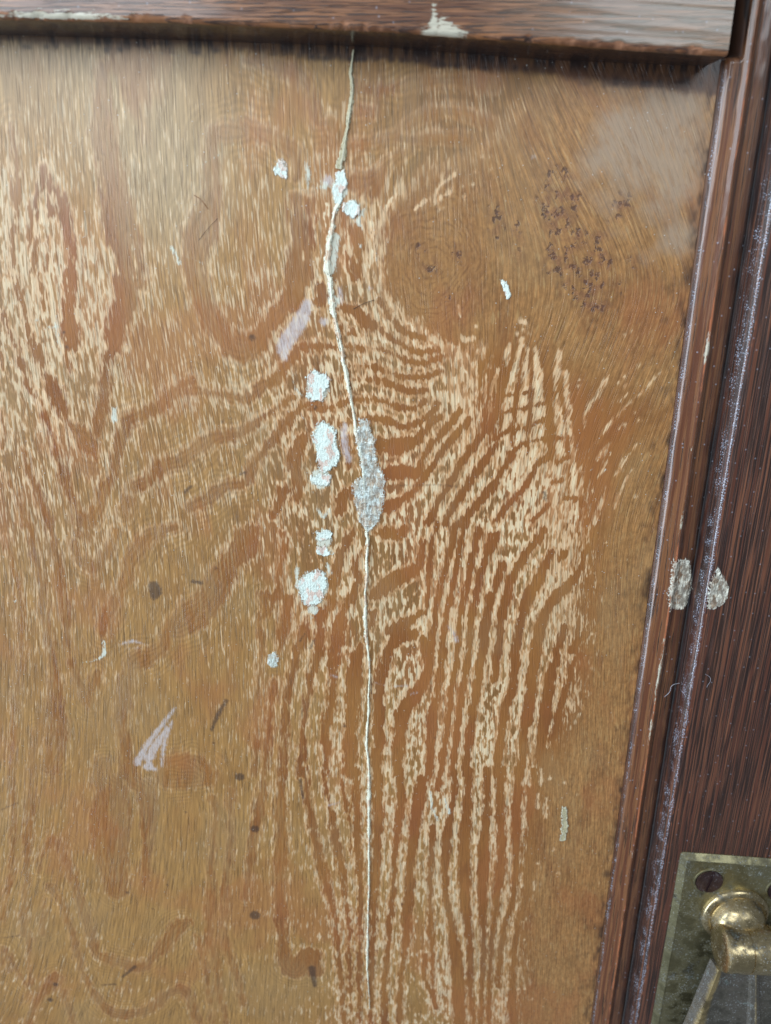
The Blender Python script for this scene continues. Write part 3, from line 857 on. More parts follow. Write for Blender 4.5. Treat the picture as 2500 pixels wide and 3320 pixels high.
def mat_dark(name, base, hi, black, pore_w, pore_l, wear=rgb(176, 92, 42), dust_amt=1.0, rough=0.36, sheen_col=None, pore_thr=0.5):
    g = G(name)
    u, v = g.attr('u'), g.attr('v')
    low = g.noise(g.vec(g.mul(u, 0.12), g.mul(v, 0.03)), 1.0, 3.0)
    s1 = g.streak(u, v, pore_w, pore_l, 3.3, 2.0, 0.6); s2 = g.streak(u, v, pore_w * .4, pore_l * .6, 13.0, 2.0, 0.6)
    s3 = g.streak(u, v, pore_w * 2.2, pore_l * 3, 33.0, 2.0, 0.6)
    col = g.mix(g.step(s3, 0.38, 0.62), base, hi)
    col = g.mulc(col, g.mad(s2, 0.7, 0.66))
    pm = g.step(g.add(g.mul(s1, 0.7), g.mul(s3, 0.3)), pore_thr, pore_thr + 0.07)
    pm = g.mul(pm, g.step(s2, 0.30, 0.5))
    col = g.mix(g.mul(pm, 0.85), col, black)
    if sheen_col is not None:
        col = g.mix(g.mul(g.attr('haze_sheen'), g.mad(s1, 0.9, 0.2)), col, sheen_col)
    ob = g.vec(u, v)
    wn = g.add(g.attr('wear'), g.mul(g.sub(g.noise(g.vec(g.mul(u, 1.3), g.mul(v, 0.28)), 1.0, 4.0, 0.65), 0.5), 1.1))
    wm = g.mul(g.step(wn, 0.40, 0.85), g.step(g.attr('wear'), 0.02, 0.2))
    col = g.mix(g.mul(wm, 0.9), col, wear)
    pn = g.add(g.attr('chip'), g.mul(g.sub(g.noise(g.vec(g.mul(u, 1.7), g.mul(v, 0.35)), 1.0, 5.0, 0.75), 0.5), 2.2))
    cm = g.mul(g.step(pn, 0.45, 0.75), g.step(g.attr('chip'), 0.02, 0.2))
    col = g.mix(g.mul(cm, 0.9), col, rgb(206, 200, 180))
    gm = g.attr('grime_shade')
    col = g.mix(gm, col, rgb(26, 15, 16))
    vd = g.voro(ob, 1.5); vd2 = g.voro(ob, 3.2)
    dn = g.noise(ob, 0.35, 3.0)
    da = g.attr('dust_glint')
    du = g.mul(g.step(vd.outputs['Distance'], 0.26, 0.10), g.step(g.add(da, g.mul(dn, 0.9)), 0.80, 1.1))
    du2 = g.mul(g.step(vd2.outputs['Distance'], 0.36, 0.2), g.step(g.add(da, g.mul(dn, 0.6)), 0.7, 1.1))
    vs = g.voro(ob, 0.30); du3 = g.mul(g.step(vs.outputs['Distance'], 0.075, 0.04), g.step(dn, 0.46, 0.58))
    dm = g.mx(g.mx(du, g.mul(du2, 0.7)), g.mul(du3, 0.6 * dust_amt))
    col = g.mix(g.mul(dm, 0.75), col, rgb(208, 218, 238))  # pale blue for dust specks and for the painted arris glint
    hgt = g.add(g.mul(pm, -0.7), g.add(g.mul(s2, 0.3), g.add(g.mul(dm, 1.2), g.add(g.mul(wm, -0.3), g.mul(cm, 0.6)))))
    ro = g.add(g.mul(g.mx(dm, g.mx(wm, cm)), 0.3), g.mad(pm, 0.1, rough))
    return g.out(col, ro, height=hgt, dist=0.00012, strength=0.7, spec=0.5, coat=0.8, coat_rough=0.12)

def mat_filler(name, a, b, c_, tone_w=1.0, rough=0.6, alpha=None, streaky=True):
    g = G(name)
    u, v = g.attr('u'), g.attr('v')
    n1_ = g.noise(g.vec(g.mul(u, 0.5), g.mul(v, 0.3)), 1.0, 3.0, 0.6)
    n2_ = g.streak(u, v, 0.28, 2.0, 5.0, 3.0, 0.65)
    n3_ = g.noise(g.vec(g.mul(u, 2.2), g.mul(v, 1.8)), 1.0, 3.0, 0.6)
    col = g.mix(g.step(n1_, 0.52, 0.62), a, b)
    col = g.mix(g.mul(g.step(n2_, 0.52, 0.68), 0.6), col, c_)
    col = g.mulc(col, g.mad(n3_, 0.45, 0.78))
    col = g.mix(g.mul(g.attr('edge'), 0.4), col, rgb(236, 242, 232))
    h_ = g.add(g.mul(n2_, 0.5), g.add(n3_, g.mul(g.attr('edge'), 0.5)))
    veined = alpha is not None
    al = g.step(g.add(g.attr('core'), g.add(g.mul(g.sub(n3_, 0.5), 1.5), g.mul(g.sub(n2_, 0.5), 1.1))), 0.12, 0.62)
    if alpha is not None:
        nm = g.noise(g.vec(g.mul(u, 1.1), g.mul(v, 0.55)), 1.0, 4.0, 0.6)
        a2 = g.mx(g.step(g.add(g.mul(nm, 0.7), g.mul(n2_, 0.3)), alpha + 0.04, alpha + 0.24), g.attr('edge'))
        al = g.mul(al, g.mn(g.mad(a2, 0.62, 0.32), 1.0))
    return g.out(col, rough, height=h_, dist=0.00022, strength=0.9, spec=0.5, alpha=al)

def mat_brass(name, base, patina, rough=0.3, dust_glint=1.0, pat_thr=0.5):
    g = G(name)
    o = g.obj()
    n1_ = g.noise(o, 220.0, 5.0, 0.65, '3D'); n2_ = g.noise(o, 900.0, 4.0, 0.6, '3D'); n3_ = g.noise(o, 75.0, 3.0, 0.55, '3D')
    pat = g.step(g.add(g.mul(n1_, 0.6), g.mul(n3_, 0.4)), pat_thr - 0.06, pat_thr + 0.08)
    col = g.mix(pat, base, patina)
    col = g.mulc(col, g.mad(n2_, 0.6, 0.7))
    verd = g.mul(g.step(n1_, 0.60, 0.68), g.step(n3_, 0.5, 0.6))
    col = g.mix(g.mul(verd, 0.55 * dust_glint), col, rgb(120, 140, 136))
    nd = g.noise(o, 2600.0, 2.0, 0.5, '3D'); vd2 = g.voro(o, 620.0, dim='3D')
    dm = g.mx(g.mul(g.step(g.add(nd, g.mul(g.sub(n1_, 0.5), 0.5)), 0.60, 0.72), 0.6), g.mul(g.step(vd2.outputs['Distance'], 0.13, 0.05), g.step(n1_, 0.47, 0.55)))
    dm = g.mul(dm, dust_glint)
    col = g.mix(g.mul(dm, 0.6), col, rgb(205, 214, 222))
    wr = g.mul(g.step(g.add(g.attr('wear'), g.mul(g.sub(n1_, 0.5), 0.8)), 0.4, 0.75), g.step(g.attr('wear'), 0.02, 0.2))
    col = g.mix(g.mul(wr, 0.7), col, rgb(180, 156, 104))
    tn = g.step(g.noise(o, 110.0, 4.0, 0.6, '3D'), 0.56, 0.68)
    col = g.mulc(col, g.mad(tn, -0.55, 1.0))
    met = g.mul(g.inv(g.mx(g.mul(dm, 0.9), g.mul(verd, 0.8))), g.mad(pat, -0.45, 0.95))
    ro = g.add(g.mad(n1_, 0.22, rough - 0.08), g.add(g.mul(pat, 0.18), g.mul(dm, 0.3)))
    return g.out(col, ro, metal=met, height=g.add(g.mul(n2_, 0.4), g.add(g.mul(dm, 1.0), g.mul(n1_, 0.5))), dist=0.00007, strength=0.8)

def mat_plain(name, col, rough=0.6):
    g = G(name); n = g.noise(g.obj(), 800.0, 3.0, 0.6, '3D')
    return g.out(g.mulc(col, g.mad(n, 0.8, 0.6)), rough)

M_veneer = mat_veneer()
M_rail = mat_dark('brown_rail_wood', rgb(104, 66, 44), rgb(146, 98, 64), rgb(40, 30, 30), 0.34, 10.0, wear=rgb(170, 118, 86), sheen_col=rgb(148, 136, 120), pore_thr=0.50, dust_amt=.4)
M_mould = mat_dark('red_brown_moulding_wood', rgb(98, 57, 36), rgb(126, 83, 52), rgb(26, 15, 13), 0.36, 14.0, wear=rgb(182, 108, 70), pore_thr=0.57, dust_amt=.5)
M_stile = mat_dark('dark_oak_stile_wood', rgb(88, 50, 36), rgb(118, 74, 52), rgb(10, 7, 8), 0.50, 36.0, wear=rgb(168, 96, 56), pore_thr=0.445, dust_amt=.4)
M_white = mat_filler('chalky_white_filler', rgb(220, 232, 222), rgb(218, 192, 176), rgb(236, 244, 236))
M_putty = mat_filler('grey_green_putty', rgb(178, 168, 134), rgb(158, 142, 106), rgb(200, 192, 162), rough=0.45)
M_crack = mat_filler('cream_crack_filler', rgb(226, 222, 198), rgb(208, 178, 148), rgb(240, 242, 228))
M_glue = mat_filler('dried_clear_glue', rgb(222, 234, 228), rgb(214, 210, 196), rgb(238, 250, 250), rough=0.14, alpha=0.40)
M_blob = mat_filler('dried_yellow_glue', rgb(226, 220, 202), rgb(190, 166, 140), rgb(240, 240, 230), rough=0.12, alpha=0.40)
M_plate = mat_brass('tarnished_brass_plate', rgb(146, 138, 106), rgb(100, 94, 72), 0.40, 0.8, 0.48)
M_brass = mat_brass('polished_worn_brass', rgb(188, 168, 128), rgb(112, 100, 76), 0.24, 0.9, 0.52)
M_pull = mat_brass('dark_bronzed_brass', rgb(134, 128, 116), rgb(98, 92, 84), 0.34, 0.9, 0.47)
M_screw = mat_brass('dark_screw_metal', rgb(104, 84, 84), rgb(56, 40, 44), 0.30, 0.6, 0.5)

# ------------------------------------------------------------------ the door
door = bpy.data.objects.new('cabinet_door', None); C.objects.link(door)
door['label'] = 'old dark wooden cabinet door with a cracked golden veneer panel and worn moulded frame'
door['category'] = 'cabinet door'
def tag(o, label): o['label'] = label; return o

verts = np.stack([XX / 1e3, -relief / 1e3, ZZ / 1e3], -1).reshape(-1, 3)
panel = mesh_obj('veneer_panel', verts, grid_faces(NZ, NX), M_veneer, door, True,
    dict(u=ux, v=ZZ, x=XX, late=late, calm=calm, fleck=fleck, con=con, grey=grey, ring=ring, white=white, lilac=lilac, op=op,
         dark=dark, speck=speck, haze_sheen=haze_sheen, grime_shade=grime_shade, strip=strip))
tag(panel, 'golden brown oak veneer panel with swirling grain, pale flecks and a long crack')

# ---- top rail: section swept along x; its lower edge is chipped and follows the measured line
ROFF = 0.0096
xs = np.arange(-0.165, 0.0628, 0.0004)
def edge_line(pts, h):
    q = np.array([un(x, y, h) for x, y in pts]); return q[:, 0], q[:, 2]
ex, ez = edge_line([(-900, 40), (0, 60), (525, 70), (1250, 101), (1737, 137), (2075, 163), (2375, 182)], ROFF)
fx_, fz_ = edge_line([(-900, 92), (0, 113), (525, 128), (1250, 153), (1775, 194), (2262, 214), (2500, 222)], 0.0)
zf = np.interp(xs, ex, ez); zb = np.interp(xs, fx_, fz_)
chips = np.clip(fnoise(xs * 420, xs * 0, 3, 4) * 1.6 - 0.25, 0, 1) * 0.0004
rows = []
wear_, chip_, u_, v_, shade_, dust_, sheen_ = [], [], [], [], [], [], []
sec = [(0.0, 'b', 0)] + [(t, 'u', t) for t in np.linspace(0.1, 0.9, 8)] + [(0, 'e1', 0), (0, 'e2', 0), (0, 'e3', 0)] + [(t, 'f', t) for t in np.concatenate([np.linspace(0.0007, 0.008, 24), np.linspace(0.010, 0.05, 20)])]
pxe, _ = proj(xs, zf, ROFF)
whitew = np.clip(1 - np.abs(pxe - 200) / 260, 0, 1) ** 0.5
patchw = np.clip(1 - np.abs(pxe - 1440) / 105, 0, 1)
for t, kind, _ in sec:
    if kind == 'b': y = np.zeros_like(xs); z = zb
    elif kind == 'u':
        y = np.full_like(xs, -ROFF * t); z = zb + (zf - zb) * t + 0.0001 * fnoise(xs * 900, xs * 0 + t * 9, 5, 2)
    elif kind == 'e1': y = -ROFF + 0.0006 + chips * 0.9; z = zf + chips * 0.2
    elif kind == 'e2': y = -ROFF + 0.0001 + chips * 0.7; z = zf + 0.00035 + chips * 0.6
    elif kind == 'e3': y = -ROFF + chips * 0.25; z = zf + 0.0008 + chips
    else: y = np.full_like(xs, -ROFF) + 0.00004 * fnoise(xs * 60, xs * 0 + t * 2500, 9, 2); z = zf + 0.0004 + chips * max(0, 1 - t / 0.003) + t
    rows.append(np.stack([xs, y, z], -1))
    isE = kind[0] == 'e'
    wob = fnoise(xs * 500, xs * 0 + len(rows) * .3, 77, 3)
    tt = 0.0 if isE else (t if kind == 'f' else 1)
    wear_.append(np.clip((0.75 if isE else max(0, 0.7 - tt / 0.0022) if kind == 'f' else 0) * (0.55 + 0.8 * np.clip(chips / 0.0008, 0, 1) + 0.4 * wob), 0, 1))
    cw = whitew * (1.1 if kind in ('e2', 'e3') else max(0, 1.0 - tt / 0.0016) if kind == 'f' else 0)
    cw = np.maximum(cw, np.clip(np.maximum(patchw * 1.5 - (tt / 0.0026 if kind == 'f' else 0), np.clip(1 - np.abs(pxe - 1405) / 34, 0, 1) * 1.3 - (tt / 0.006 if kind == 'f' else 0)), 0, 1) * (1 if (isE or kind == 'f') else 0))
    chip_.append(np.clip(cw, 0, 1))
    u_.append(z * 1e3 + y * 1e3); v_.append(xs * 1e3)
    shade_.append(np.full_like(xs, 0.93 if kind in 'bu' else 0.0) * (0.9 + 0.2 * wob)); dust_.append(np.full_like(xs, 0.1))  # underside blackened: the rail's own shade put into the colour
    sheen_.append(np.clip((pxe - 1500) / 700, 0, 0.9) if kind == 'f' else xs * 0)  # grey window sheen painted onto the face, stronger to the right
V = np.stack(rows, 0)
# close the right-hand end of the rail
nr, nc = V.shape[:2]
cat = lambda a: np.stack(a, 0)
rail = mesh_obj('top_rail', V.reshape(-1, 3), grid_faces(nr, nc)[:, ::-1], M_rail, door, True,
    dict(u=cat(u_), v=cat(v_), wear=cat(wear_), chip=cat(chip_), grime_shade=np.clip(cat(shade_), 0, 1), dust_glint=cat(dust_), haze_sheen=cat(sheen_)))
tag(rail, 'brown top rail with chipped pale lower edge')
endv = [tuple(V[i, -1]) for i in range(nr)] + [(0.0628, 0.0, float(V[-1, -1, 2]))]
bm_ = bmesh.new(); bvs = [bm_.verts.new((a[0] + 0.00003, a[1], a[2])) for a in endv]; bm_.faces.new(bvs)
bmesh.ops.recalc_face_normals(bm_, faces=bm_.faces)
me_ = bpy.data.meshes.new('rail_end'); bm_.to_mesh(me_); bm_.free(); me_.materials.append(mat_plain('end_grain_wood', rgb(44, 26, 22)))
o_ = bpy.data.objects.new('rail_end', me_); C.objects.link(o_); o_.parent = rail

# ---- moulding and stile: one profile, swept along z
def XK(k_, h): return (0.00532 + 3.007 * k_) * (H - h)
PROF = [(.1328, -0.6), (.1338, -0.45), (.1345, 0.15), (.1352, 0.55), (.1362, 1.05), (.1372, 1.42), (.1380, 1.64), (.1388, 1.76), (.1398, 1.82),
        (.1415, 1.98), (.1435, 2.22), (.1450, 2.48), (.1457, 2.62), (.1462, 2.60), (.1466, 2.40), (.1470, 2.0), (.1475, 1.65), (.1485, 1.45), (.1505, 1.38), (.1525, 1.34), (.1538, 1.22), (.1545, 0.85), (.1552, 0.55)]
STIL = [(.1548, -0.60), (.1552, 0.0), (.1555, 0.45), (.1560, 0.9), (.1572, 1.7), (.1590, 2.9), (.1606, 4.0), (.1618, 4.6), (.1628, 5.12), (.1636, 5.46), (.1643, 5.70), (.1650, 5.86), (.1657, 5.96), (.1665, 6.02), (.1680, 6.03), (.1700, 6.0), (.1725, 6.0), (.176, 6.0), (.181, 6.0), (.188, 6.0), (.20, 6.0), (.22, 6.0), (.245, 6.0)]
def resample(pr, n):
    q = np.array([(XK(k_, h / 1e3), h / 1e3) for k_, h in pr]); kk = np.array([k_ for k_, _ in pr])
    d = np.concatenate([[0], np.cumsum(np.hypot(*np.diff(q, axis=0).T))]); t = np.linspace(0, d[-1], n)
    return np.interp(t, d, q[:, 0]), np.interp(t, d, q[:, 1]), np.interp(t, d, kk), t
zs = np.arange(-0.272, 0.085, 0.0007)
def sweep(name, pr, n, mat, dust_glint_k, wear_k, dark_k, label, jag):
    px_, ph_, pk, pt = resample(pr, n)
    Z, I = np.meshgrid(zs, np.arange(n), indexing='ij')
    X = px_[I] + 0.00008 * fnoise(Z * 120, Z * 0 + 3, 11, 3) ; Hh = ph_[I].copy()
    kk = pk[I]; T = pt[I]
    nz_ = fnoise(Z * 300, T * 900, 21, 3)
    Hh += 0.00005 * nz_
    wz = fnoise(Z * 70, Z * 0 + 7.7, 23, 4)
    wear = np.zeros_like(Z)
    for k0, wd, am in wear_k: wear = np.maximum(wear, am * np.exp(-((kk - k0) / wd) ** 2) * (0.75 + 0.7 * wz))
    ch = np.clip(wz * 2 - 0.5, 0, 1)
    for k0, wd, am in wear_k: Hh -= jag * ch * np.exp(-((kk - k0) / (wd * 1.4)) ** 2)
    du = np.zeros_like(Z)
    for k0, wd, am in dust_glint_k: du = np.maximum(du, am * np.exp(-((kk - k0) / wd) ** 2))
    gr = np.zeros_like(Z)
    for k0, wd, am in dark_k: gr = np.maximum(gr, am * np.exp(-((kk - k0) / wd) ** 2) * (0.85 + 0.5 * nz_))
    chip = np.zeros_like(Z)
    if name == 'panel_moulding':
        _, py_ = proj(X, Z, Hh)
        for y0, y1, am in ((1060, 1190, 1.0), (1600, 1760, .55), (2050, 2290, .8), (2300, 2420, .7), (2730, 2800, .5), (1440, 1470, .4)):
            chip = np.maximum(chip, am * np.clip(1 - np.abs(py_ - (y0 + y1) / 2) / ((y1 - y0) / 2), 0, 1) ** .5 * np.exp(-((kk - .1458) / .0012) ** 2))
    if name == 'panel_moulding':      # the bead stops under the rail; above it only the gap remains, its shade painted black
        cut = np.clip((Z - 0.0372) / 0.0012, 0, 1) * np.clip((.1432 - kk) / .0008, 0, 1)
        Hh = Hh * (1 - cut) - 0.006 * cut; gr = np.maximum(gr, cut); du = du * (1 - cut); wear = wear * (1 - cut)
    V_ = np.stack([X, -Hh, Z], -1)
    o = mesh_obj(name, V_.reshape(-1, 3), grid_faces(len(zs), n), mat, door, True,
        dict(u=T * 1e3, v=Z * 1e3, wear=np.clip(wear, 0, 1), dust_glint=du, grime_shade=np.clip(gr, 0, 1), chip=chip, haze_sheen=Z * 0))
    return tag(o, label)
moul = sweep('panel_moulding', PROF, 90, M_mould, [(.1360, .0012, .5)], [(.1459, .0007, .95)], [(.1335, .0014, .97), (.1356, .0010, .75), (.1553, .0022, .97), (.1535, .0030, .62), (.1478, .0007, .75)], 'red brown moulding along the panel with worn orange edge', 0.0003)  # dark bands along the panel crevice, the groove and behind the arris
stile = sweep('door_stile', STIL, 110, M_stile, [(.1608, .0036, .50), (.1642, .0014, .72)], [(.1660, .0006, .62)], [(.1556, .0022, .97), (.1590, .0040, .62)], 'dark oak stile with black open grain beside the moulding', 0.0001)  # the arris dust band paints its blue highlight into the colour

# ------------------------------------------------------------------ crack filler and residues on the panel
def crack_strip(name, pts, mat, parent, hgt, seed, label):
    p = smooth(metric(pts), 10); n = len(p); p[:, 2] *= (1.0 if seed == 1 else 0.72)
    d = np.gradient(p[:, :2], axis=0); d /= np.linalg.norm(d, axis=1)[:, None] + 1e-9
    nrm = np.stack([d[:, 1], -d[:, 0]], -1)
    s_ = np.concatenate([[0], np.cumsum(np.linalg.norm(np.diff(p[:, :2], axis=0), axis=1))])
    jl = 1 + 0.55 * fnoise(s_ * 0.9, s_ * 0, seed, 4); jr = 1 + 0.55 * fnoise(s_ * 0.9, s_ * 0 + 5, seed + 3, 4)
    mid = 0.35 * fnoise(s_ * 0.5, s_ * 0 + 9, seed + 5, 3)
    cols = [(-1.25, -0.06), (-1.0, 0.25), (-0.6, 0.7), (-0.2, 1.0), (0.2, 0.85), (0.6, 0.65), (1.0, 0.2), (1.25, -0.06)]
    V_ = []; ed = []; uu = []; vv = []
    for a, hh in cols:
        w_ = p[:, 2] * np.where(a < 0, jl, jr) * a
        q = p[:, :2] + nrm * (w_ + mid * p[:, 2])[:, None]
        yy = -(hgt * hh * (0.7 + 0.5 * fnoise(s_ * 1.3, s_ * 0 + a * 2, seed + 8, 3)) - 0.00001)
        if hh < 0: yy = np.full(n, 0.00012)
        else: yy = yy - 0.00012
        V_.append(np.stack([q[:, 0] / 1e3, yy, q[:, 1] / 1e3], -1)); ed.append(np.full(n, 0.75 if abs(a + .2) < .05 else (0.35 if abs(a) > .9 else 0.0)))
        uu.append(q[:, 0]); vv.append(q[:, 1])
    V_ = np.stack(V_, 1)
    f = grid_faces(n, len(cols))
    o = mesh_obj(name, V_.reshape(-1, 3), f, mat, parent, True, dict(u=np.stack(uu, 1), v=np.stack(vv, 1), edge=np.stack(ed, 1), core=np.clip(1.25 - np.abs(np.array([a for a, _ in cols]))[None, :] * 0.85 + 0.75 * fnoise(s_[:, None] * 0.45 + np.arange(len(cols))[None, :] * .15, np.arange(len(cols))[None, :] * .6 + 0 * s_[:, None], seed + 40, 3), 0, 1)))
    return tag(o, label) if label else o
def one(c, s_): return parse(c + ' ' + s_)[0]
crack_strip('crack_putty', one('b', '722,130,6 715,190,9 705,280,14 712,380,16 702,480,14 692,580,14 677,680,14 662,760,18 645,850,22 630,935,24'), M_putty, panel, 0.00035, 1, 'grey green putty in the top of the crack')
cr = one('b', '622,1170,26 590,1240,22 578,1330,22 560,1440,30 550,1560,30 556,1650,26') + one('e', '565,20,22 570,100,24 580,200,26 597,280,18 620,380,20 640,480,18 652,580,16 680,680,18 692,780,16 712,870,11 730,970,15 740,1050,20 768,1150,18 785,1250,16 790,1330,12 796,1450,10 800,1560,12') + \
     one('h', '806,20,15 815,120,14 810,230,12 812,340,14 800,450,10 802,560,12 800,680,16 806,760,14 820,850,10 828,950,8 828,1050,9 822,1150,9 825,1250,12 815,1350,11 810,1480,13 820,1600,11') + \
     one('k', '825,20,12 825,150,16 825,300,13 825,450,12 825,600,9 825,800,8 818,1000,8 815,1200,11 815,1350,8 825,1500,5 830,1600,3')
crack_strip('crack_filler', cr, M_crack, panel, 0.0004, 2, 'cream filler standing proud along the long vertical crack')

def inpoly(x, z, q):
    ins = np.zeros(x.shape, bool); dist = np.full(x.shape, 1e9)
    for a, b in zip(q, np.roll(q, -1, 0)):
        ins ^= ((a[1] > z) != (b[1] > z)) & (x < (b[0] - a[0]) * (z - a[1]) / (b[1] - a[1] + 1e-12) + a[0])
        d = b - a; t = np.clip(((x - a[0]) * d[0] + (z - a[1]) * d[1]) / (d @ d + 1e-12), 0, 1)
        dist = np.minimum(dist, np.hypot(x - a[0] - t * d[0], z - a[1] - t * d[1]))
    return np.where(ins, dist, -dist)
def residue(name, outline, mat, parent, hgt, seed, label=None, rag=0.55, step=0.22, surf=None, h0=0.0, ridges=0.0, pex=1.0):
    """a thin irregular crust: outline in photo measurements, its own thickness and broken rim"""
    q = np.array([un(x, y, h0) for x, y in outline])[:, [0, 2]] * 1e3
    x0, z0 = q.min(0) - 1.2; x1, z1 = q.max(0) + 1.2
    gx_ = np.arange(x0, x1, step); gz_ = np.arange(z0, z1, step); X, Z = np.meshgrid(gx_, gz_)
    sd = inpoly(X, Z, q) + rag * fnoise(X * .9, Z * .7, seed, 3) + rag * 0.5 * fnoise(X * 2.5, Z * 1.4, seed + 4, 2)
    keep = sd > -step * 0.8
    fall = np.clip(sd / 0.7, 0, 1); fall = fall * fall * (3 - 2 * fall)
    hh = hgt * fall ** pex * (0.65 + 0.45 * fnoise(X * .6, Z * .4, seed + 9, 3)) + hgt * 0.35 * np.exp(-((sd - 0.35) / 0.22) ** 2)
    vein = np.zeros(X.shape)
    if ridges:
        ph = Z * 2.3 + 2.6 * fnoise(X * .35, Z * .3, seed + 2, 3) + X * .5
        vein = np.clip(1 - np.abs(np.sin(ph)) / 0.34, 0, 1) * np.clip(0.3 + fnoise(X * .6, Z * .8, seed + 21, 2) * 1.6, 0, 1) * fall
        hh = hh + hgt * 0.8 * vein
    if ridges: hh = hh + ridges * hgt * fall * np.clip(np.sin(Z * 2.6 + 1.6 * fnoise(X * .5, Z * .3, seed + 2, 2) + X * .5), 0.3, 1)
    base = surf(X / 1e3, Z / 1e3) if surf else np.full(X.shape, 0.00006)
    Y = -(base + np.where(sd > 0, np.maximum(hh, 0.00002), -0.00030))
    idx = -np.ones(X.shape, int); idx[keep] = np.arange(keep.sum())
    f = grid_faces(len(gz_), len(gx_)); fi = idx.ravel()[f]; f = fi[(fi >= 0).all(1)]
    V_ = np.stack([X, Y * 1e3, Z], -1)[keep] / 1e3
    at = dict(u=X[keep], v=Z[keep], edge=np.maximum(np.exp(-((sd - (0.45 if ridges else 0.3)) / (0.42 if ridges else 0.25)) ** 2) * (1 if not ridges else np.clip(.6 + fnoise(X * .5, Z * .35, seed + 31, 2), 0.1, 1)), vein * 1.0)[keep], core=np.clip(sd / min(1.3, 0.45 * float(sd.max())), 0, 1)[keep])
    o = mesh_obj(name, V_, f, mat, parent, True, at)
    return tag(o, label) if label else o
def PO(c, s_): return [P(c, *map(float, q.split(','))) for q in s_.split()]
residue('filler_patch', PO('b', '205,850 265,880 282,960 270,1010 225,1000 180,960 190,880'), M_white, panel, .00022, 101, 'small white filler patch left of the crack top')
residue('filler_patch', PO('b', '600,960 660,925 685,1000 690,1050 660,1110 640,1180 600,1210 570,1160 570,1080 580,1010'), M_white, panel, .0003, 102, 'pinkish white filler patch lying over the crack below the putty')
residue('filler_patch', PO('b', '660,1150 720,1130 765,1180 760,1240 720,1270 670,1240 650,1200'), M_white, panel, .0004, 103, 'round white filler lump right of the crack')
residue('filler_patch', PO('e', '410,650 450,610 500,640 545,640 575,690 560,750 530,780 525,850 480,840 430,860 395,800 410,730 380,690'), M_white, panel, .00035, 104, 'white flaking filler patch above the largest one')
residue('filler_patch', PO('e', '450,980 510,950 580,990 610,1040 610,1100 645,1190 610,1270 560,1310 500,1330 460,1260 465,1180 440,1100'), M_white, panel, .00035, 105, 'largest white filler patch left of the crack')
residue('filler_patch', PO('e', '430,1330 520,1310 580,1330 570,1390 520,1410 460,1400 420,1370'), M_white, panel, .0003, 106, 'white filler flake under the largest patch')
residue('filler_patch', PO('h', '470,50 540,20 580,60 550,110 500,120 470,100'), M_white, panel, .0003, 107, 'small crusted white filler spot in the lower row')
residue('filler_patch', PO('h', '470,150 530,140 560,180 605,190 590,215 520,220 470,200'), M_white, panel, .00035, 108, 'small white filler flake with a side tongue')
residue('filler_patch', PO('h', '330,390 400,320 470,290 550,330 560,400 530,450 510,530 450,560 390,560 350,480'), M_white, panel, .00035, 109, 'lowest white filler patch with a pink streak')
residue('filler_patch', PO('f', '45,10 90,15 105,60 120,110 105,155 75,140 60,80'), M_white, panel, .00035, 110, 'long white filler speck in the middle of the knot')
residue('filler_patch', PO('l', '870,235 910,240 930,310 920,400 905,470 850,470 870,380'), M_putty, panel, .0004, 111, 'small upright putty dab near the moulding')
residue('glue_smear', PO('e', '745,935 800,940 838,965 850,1020 875,1090 885,1190 890,1250 935,1330 950,1390 935,1470 930,1560 905,1640 870,1690 820,1720 780,1680 745,1640 735,1560 715,1480 700,1390 740,1350 770,1330 760,1250 740,1150 715,1080 725,1030 740,1010'), M_glue, panel, .0005, 120, 'ridged smear of dried clear glue over the crack', rag=0.35, ridges=0.7)
residue('glue_smear', PO('h', '140,880 190,850 225,900 215,960 170,975 135,940'), M_glue, panel, .0003, 121, 'small ring of dried glue left of the crack')

# glue blobs caught on the moulding and the stile edge
pX, pH, _, _ = resample(PROF + STIL, 400)
def prof_surf(X, Z): return np.interp(X, pX, pH) + 0.00012
def UP(s_): return [(2050 + float(a) * .2712, 1700 + float(b) * .2712) for a, b in (q.split(',') for q in s_.split())]
residue('glue_blob', UP('470,380 540,420 640,400 710,430 725,560 755,680 730,820 690,950 620,1040 500,1040 470,1000 420,1060 400,900 430,650'), M_blob, moul, .0006, 130, 'dried translucent glue blob across the moulding', rag=.25, surf=prof_surf, h0=0.002)
residue('glue_blob', UP('960,560 1010,480 1050,560 1130,660 1160,740 1130,880 1060,960 960,1010 880,1000 870,900 900,700'), M_blob, stile, .0006, 131, 'dried yellowish glue blob on the stile edge', rag=.25, surf=prof_surf, h0=0.0055)

